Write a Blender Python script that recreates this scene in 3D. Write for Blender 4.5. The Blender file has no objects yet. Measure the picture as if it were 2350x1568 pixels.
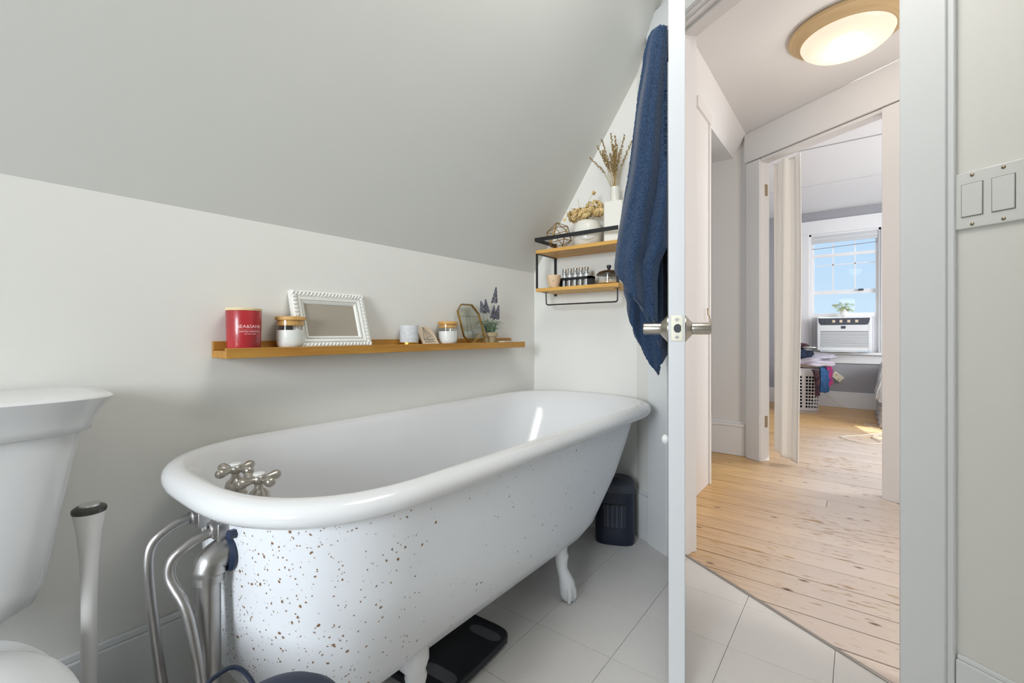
import bpy, bmesh, math, random
from mathutils import Vector, Matrix, noise
random.seed(7)
SC = bpy.context.scene
COL = SC.collection
PI = math.pi
sin, cos = math.sin, math.cos
# ---------------------------------------------------------------- camera, world, sun, area lights, exposure
# world axes: +x runs along the end wall, +y along the wall behind the bathtub, +z up, metres; camera over the origin
YAW = math.radians(37.52)
cd = bpy.data.cameras.new('camera'); cam = bpy.data.objects.new('camera', cd); COL.objects.link(cam)
cam.location = (0, 0, 0.9); cam.rotation_euler = (PI/2, 0, YAW)
cd.sensor_width = 36.0; cd.lens = 36.0*1035/2350; cd.shift_y = -17/2350; cd.clip_start = 0.02
SC.camera = cam
SC.view_settings.view_transform = 'Standard'; SC.view_settings.look = 'None'
SC.view_settings.exposure = 0.0; SC.view_settings.gamma = 1.0; SC.view_settings.use_curve_mapping = False
W = bpy.data.worlds.new('sky'); SC.world = W; W.use_nodes = True
nt = W.node_tree; bg = nt.nodes['Background']
tc = nt.nodes.new('ShaderNodeTexCoord'); sp = nt.nodes.new('ShaderNodeSeparateXYZ'); rp = nt.nodes.new('ShaderNodeValToRGB')
nt.links.new(tc.outputs['Generated'], sp.inputs[0]); nt.links.new(sp.outputs['Z'], rp.inputs[0]); nt.links.new(rp.outputs[0], bg.inputs[0])
rp.color_ramp.elements[0].position = 0.0; rp.color_ramp.elements[0].color = (0.66, 0.83, 0.98, 1)
rp.color_ramp.elements[1].position = 0.35; rp.color_ramp.elements[1].color = (0.40, 0.66, 0.95, 1)
bg.inputs[1].default_value = 1.0

def light(name, kind, loc, target, energy, color, size=None, size_y=None, angle=None):
    L = bpy.data.lights.new(name, kind); L.energy = energy; L.color = color
    if kind == 'AREA':
        L.shape = 'RECTANGLE'; L.size = size; L.size_y = size_y or size
    elif size is not None: L.shadow_soft_size = size
    if angle is not None: L.angle = angle
    o = bpy.data.objects.new(name, L); COL.objects.link(o); o.location = loc
    d = Vector(target) - Vector(loc)
    o.rotation_euler = d.to_track_quat('-Z', 'Y').to_euler()
    return o
light('sun', 'SUN', (0, 9, 6), (0.28, 8.05, 5.0), 6.0, (1.0, 0.95, 0.86), angle=0.009)
# daylight entering the bathroom window in the wall opposite the tub, and an added fill light under the bathroom ceiling
light('bathroom_window_daylight', 'AREA', (-0.05, -2.52, 1.40), (-0.85, 1.9, 0.95), 24.0, (0.88, 0.94, 1.0), 0.95, 1.05).data.spread = math.radians(85)
light('bathroom_fill_light', 'AREA', (-0.33, 0.84, 2.33), (-0.36, 0.90, 0), 12.2, (1.0, 0.975, 0.93), 0.55, 0.8)
# added unseen fill lights for the bedroom and hall, with no window behind them
light('bedroom_fill_light', 'AREA', (2.15, 4.6, 1.5), (-0.5, 5.2, 0.7), 82.0, (0.92, 0.965, 1.0), 1.5, 1.4)
light('hall_fill_light', 'AREA', (2.1, 1.3, 1.6), (0.2, 2.6, 0.8), 25.0, (1.0, 0.985, 0.98), 0.7, 1.3)

# ---------------------------------------------------------------- materials
def lin(c):
    return tuple((x/255/12.92 if x/255 <= 0.04045 else ((x/255+0.055)/1.055)**2.4) for x in c) + (1.0,)
MATS = {}
def mat(name, rgb, rough=0.5, metal=0.0, bump=0.0, bscale=60.0, var=0.0, vscale=8.0, spec=0.5, coat=0.0, emit=None, estr=0.0, stretch=None, rgb2=None, sss=0.0, sheen=0.0):
    m = bpy.data.materials.new(name); m.use_nodes = True; n = m.node_tree; b = n.nodes['Principled BSDF']
    b.inputs['Base Color'].default_value = lin(rgb); b.inputs['Roughness'].default_value = rough; b.inputs['Metallic'].default_value = metal
    b.inputs['Specular IOR Level'].default_value = spec; b.inputs['Coat Weight'].default_value = coat; b.inputs['Coat Roughness'].default_value = 0.08
    b.inputs['Subsurface Weight'].default_value = sss; b.inputs['Sheen Weight'].default_value = sheen
    if emit: b.inputs['Emission Color'].default_value = lin(emit); b.inputs['Emission Strength'].default_value = estr
    t = n.nodes.new('ShaderNodeTexCoord'); mp = n.nodes.new('ShaderNodeMapping'); n.links.new(t.outputs['Object'], mp.inputs[0])
    if stretch: mp.inputs['Scale'].default_value = stretch
    if var > 0 or rgb2:
        nz = n.nodes.new('ShaderNodeTexNoise'); nz.inputs['Scale'].default_value = vscale; nz.inputs['Detail'].default_value = 5
        n.links.new(mp.outputs[0], nz.inputs[0])
        r = n.nodes.new('ShaderNodeValToRGB'); c1 = lin(rgb); c2 = lin(rgb2) if rgb2 else tuple(x*(1-var) for x in c1[:3])+(1,)
        r.color_ramp.elements[0].position = 0.35; r.color_ramp.elements[0].color = c2
        r.color_ramp.elements[1].position = 0.65; r.color_ramp.elements[1].color = c1
        n.links.new(nz.outputs['Fac'], r.inputs[0]); n.links.new(r.outputs[0], b.inputs['Base Color'])
    if bump > 0:
        nb = n.nodes.new('ShaderNodeTexNoise'); nb.inputs['Scale'].default_value = bscale; nb.inputs['Detail'].default_value = 4
        n.links.new(mp.outputs[0], nb.inputs[0]); bp = n.nodes.new('ShaderNodeBump'); bp.inputs['Strength'].default_value = bump; bp.inputs['Distance'].default_value = 0.01
        n.links.new(nb.outputs['Fac'], bp.inputs['Height']); n.links.new(bp.outputs[0], b.inputs['Normal'])
    MATS[name] = m; return m
mat('bath_wall', (228, 227, 221), 0.75, bump=0.05, bscale=25)
mat('slope_wall', (222, 222, 216), 0.85, bump=0.05, bscale=25)
mat('white_trim', (228, 230, 230), 0.35, bump=0.03, bscale=40)
mat('door_paint', (230, 233, 236), 0.3, bump=0.06, bscale=90)
mat('hall_white', (234, 232, 231), 0.6, bump=0.03, bscale=30)
mat('hall_trim', (232, 229, 227), 0.35, bump=0.02)
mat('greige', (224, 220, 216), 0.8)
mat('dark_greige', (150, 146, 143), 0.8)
mat('bed_grey', (166, 166, 172), 0.8)
mat('bed_white', (236, 236, 238), 0.6)
mat('seam_grey', (96, 96, 98), 0.8)
mat('tile', (228, 225, 221), 0.42, var=0.05, vscale=3, bump=0.12, bscale=120)
mat('subfloor', (120, 112, 104), 0.9)
mat('gap_dark', (60, 45, 32), 0.9)
mat('enamel', (226, 227, 228), 0.12, coat=0.2)
mat('porcelain', (232, 232, 230), 0.14, coat=0.3)
mat('toilet_white', (225, 226, 226), 0.2, coat=0.2)
mat('brushed_nickel', (190, 185, 176), 0.30, 1.0, bump=0.03, bscale=200)
mat('aged_steel', (186, 184, 182), 0.38, 1.0, bump=0.06, bscale=60, var=0.2, vscale=12)
mat('latch_brass', (215, 212, 195), 0.35, 0.6)
mat('dark_hole', (52, 58, 66), 0.4)
mat('ledge_wood', (192, 142, 62), 0.5, rgb2=(168, 116, 44), vscale=4, stretch=(10, 1.2, 14))
mat('shelf_wood', (222, 174, 92), 0.5, rgb2=(206, 154, 74), vscale=4, stretch=(1.5, 12, 14))
mat('black_metal', (30, 30, 31), 0.45)
mat('black_plastic', (26, 28, 34), 0.4)
mat('navy_plastic', (27, 38, 62), 0.65)
mat('heater_body', (26, 34, 52), 0.42)
mat('heater_grey', (64, 68, 78), 0.5)
mat('grille_line', (110, 118, 130), 0.4, 0.5)
mat('scale_pad', (98, 99, 104), 0.35, 0.2)
mat('gasket_blue', (30, 44, 72), 0.5)
mat('red_glass', (186, 42, 50), 0.32, var=0.35, vscale=9, coat=0.3, sss=0.15)
mat('print_pink', (250, 205, 205), 0.5)
mat('lid_wood', (218, 176, 108), 0.5, rgb2=(190, 138, 66), vscale=7, stretch=(1, 9, 1))
mat('lid_pale', (226, 205, 160), 0.5)
mat('wax', (240, 239, 235), 0.4, sss=0.1)
mat('frame_white', (232, 232, 226), 0.5)
mat('frame_shadow', (166, 164, 152), 0.7)
mat('frame_back', (160, 152, 138), 0.6)
mat('stone_grey', (208, 210, 210), 0.7, rgb2=(190, 192, 194), vscale=90)
mat('gold', (205, 160, 70), 0.28, 1.0)
mat('gold_dark', (172, 136, 74), 0.35, 1.0)
mat('plaque', (226, 208, 182), 0.6, var=0.06, vscale=20)
mat('ink', (60, 68, 76), 0.7)
mat('terracotta_grey', (176, 158, 126), 0.8, var=0.05)
mat('lavender', (114, 113, 127), 0.85, rgb2=(92, 90, 98), vscale=120)
mat('leaf_green', (96, 120, 100), 0.7, rgb2=(128, 150, 118), vscale=60)
mat('stem_green', (132, 134, 96), 0.7)
mat('dried_petal', (234, 208, 152), 0.8, rgb2=(206, 172, 108), vscale=50)
mat('dried_stem', (178, 148, 84), 0.8)
mat('dried_bud', (132, 108, 66), 0.85)
mat('ceramic', (228, 225, 214), 0.35, coat=0.1)
mat('ceramic_line', (214, 205, 186), 0.5)
mat('cup_beige', (226, 196, 160), 0.3, coat=0.3)
mat('chrome', (225, 226, 226), 0.16, 1.0)
mat('tube_label', (214, 218, 216), 0.4, 0.3)
mat('lid_dark', (58, 44, 34), 0.35)
mat('shell', (206, 206, 198), 0.6, var=0.1, vscale=40)
mat('paper', (236, 234, 230), 0.8)
mat('curtain', (248, 242, 234), 0.9, sheen=0.2, bump=0.05, bscale=200)
mat('lamp_rim', (214, 186, 142), 0.5, rgb2=(204, 174, 130), vscale=6, stretch=(1, 1, 30))
mat('lamp_glass', (150, 142, 128), 0.3, emit=(255, 240, 214), estr=0.80)
mat('ac_white', (232, 234, 236), 0.4)
mat('ac_slat', (232, 234, 236), 0.5)
mat('ac_dark', (60, 66, 80), 0.4)
mat('ac_recess', (120, 116, 120), 0.6)
mat('beige_light', (230, 214, 186), 0.5)
mat('blind', (205, 208, 212), 0.8)
mat('basket_white', (216, 216, 222), 0.45)
mat('cloth_grey', (190, 186, 196), 0.9, bump=0.2, bscale=60, rgb2=(172, 166, 178), vscale=14)
mat('cloth_stripe', (206, 200, 208), 0.9, rgb2=(140, 130, 150), vscale=6, stretch=(1, 1, 9))
mat('cloth_navy', (30, 44, 70), 0.9, rgb2=(22, 30, 46), vscale=30)
mat('denim', (44, 84, 128), 0.9, rgb2=(58, 100, 146), vscale=40)
mat('cloth_pink', (206, 60, 110), 0.9, rgb2=(60, 66, 130), vscale=38)
mat('cloth_dark', (40, 34, 42), 0.9, rgb2=(96, 62, 72), vscale=30)
mat('visor', (200, 200, 192), 0.7)
mat('quilt', (236, 238, 240), 0.9, rgb2=(196, 204, 212), vscale=26)
mat('bedskirt', (222, 222, 224), 0.9, rgb2=(162, 164, 172), vscale=34)
mat('card_cream', (232, 224, 200), 0.6)
mat('card_dot', (150, 120, 90), 0.6)
mat('switch_white', (222, 223, 219), 0.35)
mat('switch_gap', (120, 120, 116), 0.7)
mat('screw_brass', (150, 138, 118), 0.35, 0.9)
mat('cord_white', (226, 220, 208), 0.5)
mat('hook_brass', (176, 160, 130), 0.4, 0.8)
mat('threshold', (176, 170, 164), 0.35, 0.8)
mat('jar_sand', (206, 180, 142), 0.8)
mat('brush_white', (238, 236, 232), 0.4)
mat('brush_cap', (72, 70, 66), 0.3, 0.3)
mat('flower_pale', (206, 214, 160), 0.8, rgb2=(160, 176, 116), vscale=60)
mat('vase_white', (240, 240, 240), 0.35)

def glass(name, tint, gl=0.10, rough=0.02, mul=0.5):
    m = bpy.data.materials.new(name); m.use_nodes = True; n = m.node_tree; n.nodes.remove(n.nodes['Principled BSDF'])
    tr = n.nodes.new('ShaderNodeBsdfTransparent'); tr.inputs[0].default_value = tint
    g = n.nodes.new('ShaderNodeBsdfGlossy'); g.inputs['Roughness'].default_value = rough
    lw = n.nodes.new('ShaderNodeLayerWeight'); lw.inputs[0].default_value = gl*2.5
    mx = n.nodes.new('ShaderNodeMixShader'); n.links.new(lw.outputs['Facing'], mx.inputs[0]); n.links.new(tr.outputs[0], mx.inputs[1]); n.links.new(g.outputs[0], mx.inputs[2])
    ad = n.nodes.new('ShaderNodeMath'); ad.operation = 'MULTIPLY_ADD'; ad.inputs[1].default_value = mul; ad.inputs[2].default_value = gl*0.3
    n.links.new(lw.outputs['Facing'], ad.inputs[0]); n.links.new(ad.outputs[0], mx.inputs[0])
    n.links.new(mx.outputs[0], n.nodes['Material Output'].inputs[0]); MATS[name] = m
glass('clear_glass', (0.985, 0.99, 0.985, 1), 0.06, mul=0.35); glass('frame_glass', (0.92, 0.955, 0.935, 1)); glass('window_glass', (0.99, 0.995, 1, 1), 0.01, mul=0.06)

# tub exterior: white paint with rust pits, denser towards the drain end
def tub_outer():
    m = mat('tub_paint', (238, 241, 245), 0.38, coat=0.1); n = m.node_tree; b = n.nodes['Principled BSDF']
    t = n.nodes.new('ShaderNodeTexCoord'); sx = n.nodes.new('ShaderNodeSeparateXYZ'); n.links.new(t.outputs['Object'], sx.inputs[0])
    den = n.nodes.new('ShaderNodeMapRange'); den.inputs['From Min'].default_value = 0.30; den.inputs['From Max'].default_value = 0.66
    den.inputs['To Min'].default_value = 0.60; den.inputs['To Max'].default_value = 0.03; n.links.new(sx.outputs['Y'], den.inputs['Value'])
    big = n.nodes.new('ShaderNodeTexNoise'); big.inputs['Scale'].default_value = 14; big.inputs['Detail'].default_value = 4; n.links.new(t.outputs['Object'], big.inputs[0])
    dn_ = n.nodes.new('ShaderNodeTexNoise'); dn_.inputs['Scale'].default_value = 130; n.links.new(t.outputs['Object'], dn_.inputs[0])
    dist_ = n.nodes.new('ShaderNodeVectorMath'); dist_.operation = 'MULTIPLY_ADD'; n.links.new(dn_.outputs['Color'], dist_.inputs[0]); dist_.inputs[1].default_value = (0.008, 0.008, 0.008); n.links.new(t.outputs['Object'], dist_.inputs[2])
    def spots(scale, rad, bias):
        v = n.nodes.new('ShaderNodeTexVoronoi'); v.inputs['Scale'].default_value = scale; n.links.new(dist_.outputs[0], v.inputs[0])
        wn = n.nodes.new('ShaderNodeTexWhiteNoise'); n.links.new(v.outputs['Position'], wn.inputs[0])
        a = n.nodes.new('ShaderNodeMath'); a.operation = 'MULTIPLY'; n.links.new(den.outputs[0], a.inputs[0]); n.links.new(big.outputs['Fac'], a.inputs[1])
        a2 = n.nodes.new('ShaderNodeMath'); a2.operation = 'MULTIPLY'; a2.inputs[1].default_value = bias; n.links.new(a.outputs[0], a2.inputs[0])
        c = n.nodes.new('ShaderNodeMath'); c.operation = 'LESS_THAN'; n.links.new(wn.outputs['Value'], c.inputs[0]); n.links.new(a2.outputs[0], c.inputs[1])
        r = n.nodes.new('ShaderNodeMapRange'); r.inputs['From Min'].default_value = rad; r.inputs['From Max'].default_value = rad*0.55
        n.links.new(v.outputs['Distance'], r.inputs['Value'])
        o = n.nodes.new('ShaderNodeMath'); o.operation = 'MULTIPLY'; n.links.new(c.outputs[0], o.inputs[0]); n.links.new(r.outputs[0], o.inputs[1]); return o
    s1, s2 = spots(80, 0.30, 0.85), spots(150, 0.32, 1.3)
    mx = n.nodes.new('ShaderNodeMath'); mx.operation = 'MAXIMUM'; n.links.new(s1.outputs[0], mx.inputs[0]); n.links.new(s2.outputs[0], mx.inputs[1])
    mc = n.nodes.new('ShaderNodeMix'); mc.data_type = 'RGBA'; n.links.new(mx.outputs[0], mc.inputs[0])
    mc.inputs[6].default_value = lin((238, 241, 245)); mc.inputs[7].default_value = lin((128, 92, 58)); n.links.new(mc.outputs[2], b.inputs['Base Color'])
tub_outer()

# pine boards: per-board hue shift, grain along x, knots, scuffed finish, pale window reflection
def pine():
    m = mat('pine', (214, 170, 112), 0.3, spec=0.5); n = m.node_tree; b = n.nodes['Principled BSDF']
    t = n.nodes.new('ShaderNodeTexCoord'); oi = n.nodes.new('ShaderNodeObjectInfo')
    mp = n.nodes.new('ShaderNodeMapping'); mp.inputs['Scale'].default_value = (1.3, 16, 1); n.links.new(t.outputs['Object'], mp.inputs[0])
    cmb = n.nodes.new('ShaderNodeCombineXYZ'); mu = n.nodes.new('ShaderNodeMath'); mu.operation = 'MULTIPLY'; mu.inputs[1].default_value = 40
    n.links.new(oi.outputs['Random'], mu.inputs[0]); n.links.new(mu.outputs[0], cmb.inputs[0]); n.links.new(cmb.outputs[0], mp.inputs['Location'])
    g = n.nodes.new('ShaderNodeTexNoise'); g.inputs['Scale'].default_value = 3.5; g.inputs['Detail'].default_value = 8; n.links.new(mp.outputs[0], g.inputs[0])
    r = n.nodes.new('ShaderNodeValToRGB'); e = r.color_ramp.elements
    e[0].position = 0.3; e[0].color = lin((198, 148, 86)); e[1].position = 0.62; e[1].color = lin((232, 190, 128)); n.links.new(g.outputs['Fac'], r.inputs[0])
    # worn, chalky finish and window reflection, both painted pale; brown scuffs between
    wn = n.nodes.new('ShaderNodeTexNoise'); wn.inputs['Scale'].default_value = 2.2; wn.inputs['Detail'].default_value = 3; n.links.new(t.outputs['Object'], wn.inputs[0])
    sx = n.nodes.new('ShaderNodeSeparateXYZ'); n.links.new(t.outputs['Object'], sx.inputs[0])
    wr = n.nodes.new('ShaderNodeMapRange'); wr.inputs['From Min'].default_value = -0.66; wr.inputs['From Max'].default_value = -0.15; wr.inputs['To Max'].default_value = 0.85
    n.links.new(sx.outputs['X'], wr.inputs['Value'])
    wy = n.nodes.new('ShaderNodeMapRange'); wy.inputs['From Min'].default_value = 5.6; wy.inputs['From Max'].default_value = 4.6; wy.inputs['To Max'].default_value = 1.0
    n.links.new(sx.outputs['Y'], wy.inputs['Value'])
    wm = n.nodes.new('ShaderNodeMath'); wm.operation = 'MULTIPLY'; n.links.new(wr.outputs[0], wm.inputs[0]); n.links.new(wy.outputs[0], wm.inputs[1])
    m2 = n.nodes.new('ShaderNodeMapping'); m2.inputs['Scale'].default_value = (7, 26, 1); n.links.new(t.outputs['Object'], m2.inputs[0])
    sc_ = n.nodes.new('ShaderNodeTexNoise'); sc_.inputs['Scale'].default_value = 2.2; sc_.inputs['Detail'].default_value = 7; n.links.new(m2.outputs[0], sc_.inputs[0])
    sr = n.nodes.new('ShaderNodeMapRange'); sr.inputs['From Min'].default_value = 0.33; sr.inputs['From Max'].default_value = 0.43; wa = n.nodes.new('ShaderNodeMath'); wa.operation = 'MULTIPLY_ADD'; n.links.new(wn.outputs['Fac'], wa.inputs[0]); wa.inputs[1].default_value = 0.45; wa.inputs[2].default_value = -0.205
    wb = n.nodes.new('ShaderNodeMath'); n.links.new(wa.outputs[0], wb.inputs[0]); n.links.new(sc_.outputs['Fac'], wb.inputs[1]); n.links.new(wb.outputs[0], sr.inputs['Value'])
    wc = n.nodes.new('ShaderNodeMix'); wc.data_type = 'RGBA'; n.links.new(sr.outputs[0], wc.inputs[0]); wc.inputs[6].default_value = lin((176, 146, 118)); wc.inputs[7].default_value = lin((226, 214, 206)); w2 = wm
    mix = n.nodes.new('ShaderNodeMix'); mix.data_type = 'RGBA'; n.links.new(w2.outputs[0], mix.inputs[0]); n.links.new(r.outputs[0], mix.inputs[6]); n.links.new(wc.outputs[2], mix.inputs[7])
    # knots
    mk = n.nodes.new('ShaderNodeMapping'); mk.inputs['Scale'].default_value = (3.4, 7.9, 1); n.links.new(t.outputs['Object'], mk.inputs[0])
    v = n.nodes.new('ShaderNodeTexVoronoi'); v.voronoi_dimensions = '2D'; v.inputs['Scale'].default_value = 1.0; n.links.new(mk.outputs[0], v.inputs[0])
    kr0 = n.nodes.new('ShaderNodeMapRange'); kr0.inputs['From Min'].default_value = 0.075; kr0.inputs['From Max'].default_value = 0.02; n.links.new(v.outputs['Distance'], kr0.inputs['Value'])
    kw = n.nodes.new('ShaderNodeTexWhiteNoise'); n.links.new(v.outputs['Position'], kw.inputs[0]); kl = n.nodes.new('ShaderNodeMath'); kl.operation = 'LESS_THAN'; kl.inputs[1].default_value = 0.38; n.links.new(kw.outputs['Value'], kl.inputs[0])
    kr = n.nodes.new('ShaderNodeMath'); kr.operation = 'MULTIPLY'; n.links.new(kr0.outputs[0], kr.inputs[0]); n.links.new(kl.outputs[0], kr.inputs[1])
    mk2 = n.nodes.new('ShaderNodeMix'); mk2.data_type = 'RGBA'; n.links.new(kr.outputs[0], mk2.inputs[0]); n.links.new(mix.outputs[2], mk2.inputs[6]); mk2.inputs[7].default_value = lin((112, 76, 48))
    hs = n.nodes.new('ShaderNodeHueSaturation'); n.links.new(mk2.outputs[2], hs.inputs['Color'])
    vr = n.nodes.new('ShaderNodeMapRange'); vr.inputs['To Min'].default_value = 0.93; vr.inputs['To Max'].default_value = 1.06; n.links.new(oi.outputs['Random'], vr.inputs['Value']); n.links.new(vr.outputs[0], hs.inputs['Value'])
    n.links.new(hs.outputs[0], b.inputs['Base Color'])
    rr = n.nodes.new('ShaderNodeMapRange'); rr.inputs['To Min'].default_value = 0.24; rr.inputs['To Max'].default_value = 0.42; n.links.new(sc_.outputs['Fac'], rr.inputs['Value']); n.links.new(rr.outputs[0], b.inputs['Roughness'])
    bp = n.nodes.new('ShaderNodeBump'); bp.inputs['Strength'].default_value = 0.15; bp.inputs['Distance'].default_value = 0.004; n.links.new(sc_.outputs['Fac'], bp.inputs['Height']); n.links.new(bp.outputs[0], b.inputs['Normal'])
pine()
# terry towelling
def terry():
    m = mat('towel', (46, 64, 92), 1.0, sheen=0.2, spec=0.1); n = m.node_tree; b = n.nodes['Principled BSDF']
    t = n.nodes.new('ShaderNodeTexCoord'); a = n.nodes.new('ShaderNodeTexNoise'); a.inputs['Scale'].default_value = 260; n.links.new(t.outputs['Object'], a.inputs[0])
    r = n.nodes.new('ShaderNodeValToRGB'); r.color_ramp.elements[0].position = 0.3; r.color_ramp.elements[0].color = lin((34, 49, 72)); r.color_ramp.elements[1].position = 0.7; r.color_ramp.elements[1].color = lin((60, 81, 110))
    n.links.new(a.outputs['Fac'], r.inputs[0]); n.links.new(r.outputs[0], b.inputs['Base Color'])
    bp = n.nodes.new('ShaderNodeBump'); bp.inputs['Strength'].default_value = 0.6; bp.inputs['Distance'].default_value = 0.0025; n.links.new(a.outputs['Fac'], bp.inputs['Height']); n.links.new(bp.outputs[0], b.inputs['Normal'])
terry()

# ---------------------------------------------------------------- mesh helpers
class MB:
    def __init__(s): s.v = []; s.f = []; s.mi = []; s.cur = 0
    def add(s, vs, fs, M=None):
        k = len(s.v)
        s.v += [tuple(M @ Vector(p)) for p in vs] if M is not None else [tuple(p) for p in vs]
        s.f += [tuple(i+k for i in f) for f in fs]; s.mi += [s.cur]*len(fs); return s
    def box(s, x0, x1, y0, y1, z0, z1, M=None):
        return s.add([(x0,y0,z0),(x1,y0,z0),(x1,y1,z0),(x0,y1,z0),(x0,y0,z1),(x1,y0,z1),(x1,y1,z1),(x0,y1,z1)],
                     [(0,3,2,1),(4,5,6,7),(0,1,5,4),(1,2,6,5),(2,3,7,6),(3,0,4,7)], M)
    def prism(s, poly, z0, z1, M=None):
        n = len(poly); A = sum(poly[i][0]*poly[(i+1)%n][1]-poly[(i+1)%n][0]*poly[i][1] for i in range(n))
        if A < 0: poly = poly[::-1]
        vs = [(p[0],p[1],z0) for p in poly]+[(p[0],p[1],z1) for p in poly]
        return s.add(vs, [tuple(range(n))[::-1], tuple(range(n,2*n))]+[(i,(i+1)%n,n+(i+1)%n,n+i) for i in range(n)], M)
    def lathe(s, prof, seg=32, M=None, a0=0.0, a1=2*PI):
        full = abs(a1-a0-2*PI) < 1e-6; n = seg if full else seg+1; vs = []; fs = []; rows = []
        for r, z in prof:
            if r < 1e-7: rows.append([len(vs)]); vs.append((0,0,z))
            else:
                rows.append(list(range(len(vs), len(vs)+n))); vs += [(r*cos(a0+(a1-a0)*i/seg), r*sin(a0+(a1-a0)*i/seg), z) for i in range(n)]
        for A, B in zip(rows, rows[1:]):
            for i in range(seg):
                j = (i+1)%n
                if len(A)==1 and len(B)==1: continue
                if len(A)==1: fs.append((A[0],B[j],B[i]))
                elif len(B)==1: fs.append((A[i],A[j],B[0]))
                else: fs.append((A[i],A[j],B[j],B[i]))
        return s.add(vs, fs, M)
    def tube(s, pts, r, seg=10, caps=True, M=None, flat=1.0):
        pts = [Vector(p) for p in pts]; n = len(pts); rs = r if isinstance(r, (list, tuple)) else [r]*n
        vs = []; fs = []; up = None
        for i, p in enumerate(pts):
            t = (pts[min(i+1,n-1)]-pts[max(i-1,0)]).normalized()
            if up is None: up = Vector((0,0,1)) if abs(t.z) < 0.9 else Vector((1,0,0))
            x = t.cross(up).normalized(); y = x.cross(t).normalized(); up = y
            vs += [tuple(p + x*rs[i]*cos(2*PI*k/seg) + y*rs[i]*flat*sin(2*PI*k/seg)) for k in range(seg)]
        for i in range(n-1):
            for k in range(seg):
                a, b = i*seg+k, i*seg+(k+1)%seg; fs.append((a,b,b+seg,a+seg))
        if caps: fs += [tuple(range(seg))[::-1], tuple(range((n-1)*seg, n*seg))]
        return s.add(vs, fs, M)
    def sphere(s, c, r, seg=12, rings=8, sc=(1,1,1), M=None):
        T = Matrix.Translation(c) @ Matrix.Diagonal((sc[0],sc[1],sc[2],1)); T = M @ T if M is not None else T
        return s.lathe([(r*sin(PI*i/rings), -r*cos(PI*i/rings)) for i in range(rings+1)], seg, T)
    def grid(s, fn, nu, nv, close_u=False, M=None):
        vs = [fn(i/nu, j/nv) for j in range(nv+1) for i in range(nu if close_u else nu+1)]; w = nu if close_u else nu+1
        return s.add(vs, [(j*w+i, j*w+(i+1)%w, (j+1)*w+(i+1)%w, (j+1)*w+i) for j in range(nv) for i in range(nu)], M)
    def build(s, name, m, parent=None, smooth=True, merge=False, bevel=0.0, solid=0.0, sub=0, ang=38, seg=2):
        me = bpy.data.meshes.new(name); me.from_pydata(s.v, [], s.f)
        for x in (m if isinstance(m, (list, tuple)) else [m]): me.materials.append(MATS[x])
        if len(me.materials) > 1: me.polygons.foreach_set('material_index', s.mi)
        bm = bmesh.new(); bm.from_mesh(me)
        if merge: bmesh.ops.remove_doubles(bm, verts=bm.verts, dist=1e-4)
        bmesh.ops.recalc_face_normals(bm, faces=bm.faces)
        bm.to_mesh(me); bm.free()
        if smooth:
            me.polygons.foreach_set('use_smooth', [True]*len(me.polygons)); me.set_sharp_from_angle(angle=math.radians(ang))
        o = bpy.data.objects.new(name, me); COL.objects.link(o)
        if parent is not None: o.parent = parent
        if solid: q = o.modifiers.new('t', 'SOLIDIFY'); q.thickness = solid; q.offset = 0
        if sub: q = o.modifiers.new('s', 'SUBSURF'); q.levels = q.render_levels = sub
        if bevel: q = o.modifiers.new('b', 'BEVEL'); q.width = bevel; q.segments = seg; q.limit_method = 'ANGLE'; q.angle_limit = math.radians(40)
        return o
def tag(o, label, cat, group=None, kind=None):
    o['label'] = label; o['category'] = cat
    if group: o['group'] = group
    if kind: o['kind'] = kind
    return o
def thing(name, label, cat, group=None, loc=(0,0,0), rz=0.0, kind=None):
    o = bpy.data.objects.new(name, None); COL.objects.link(o); o.location = loc; o.rotation_euler = (0,0,rz); o.empty_display_size = 0.05
    return tag(o, label, cat, group, kind)
def struct(name, mb, m, label, cat='wall', **k):
    return tag(mb.build(name, m, None, **k), label, cat, None, 'structure')
def copy_tree(o, parent=None):
    c = o.copy(); COL.objects.link(c); c.parent = parent
    for ch in list(o.children): copy_tree(ch, c)
    return c
T3 = Matrix.Translation
def RZ(a): return Matrix.Rotation(a, 4, 'Z')
def RX(a): return Matrix.Rotation(a, 4, 'X')
def RY(a): return Matrix.Rotation(a, 4, 'Y')
def clip(poly, nx, ny, d):     # keep nx*x+ny*y >= d
    out = []
    for i in range(len(poly)):
        p, q = poly[i], poly[(i+1)%len(poly)]; dp = nx*p[0]+ny*p[1]-d; dq = nx*q[0]+ny*q[1]-d
        if dp >= 0: out.append(p)
        if (dp < 0) != (dq < 0):
            t = dp/(dp-dq); out.append((p[0]+(q[0]-p[0])*t, p[1]+(q[1]-p[1])*t))
    return out
# diagonal walls: c runs along them, n across (towards the hall)
CX, CY, NX, NY = 0.8597, -0.5108, 0.5108, 0.8597
MD = Matrix(((CX, NX, 0, 0), (CY, NY, 0, 0), (0, 0, 1, 0), (0, 0, 0, 1)))
def dw(c, n): return (c*CX+n*NX, c*CY+n*NY)
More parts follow.
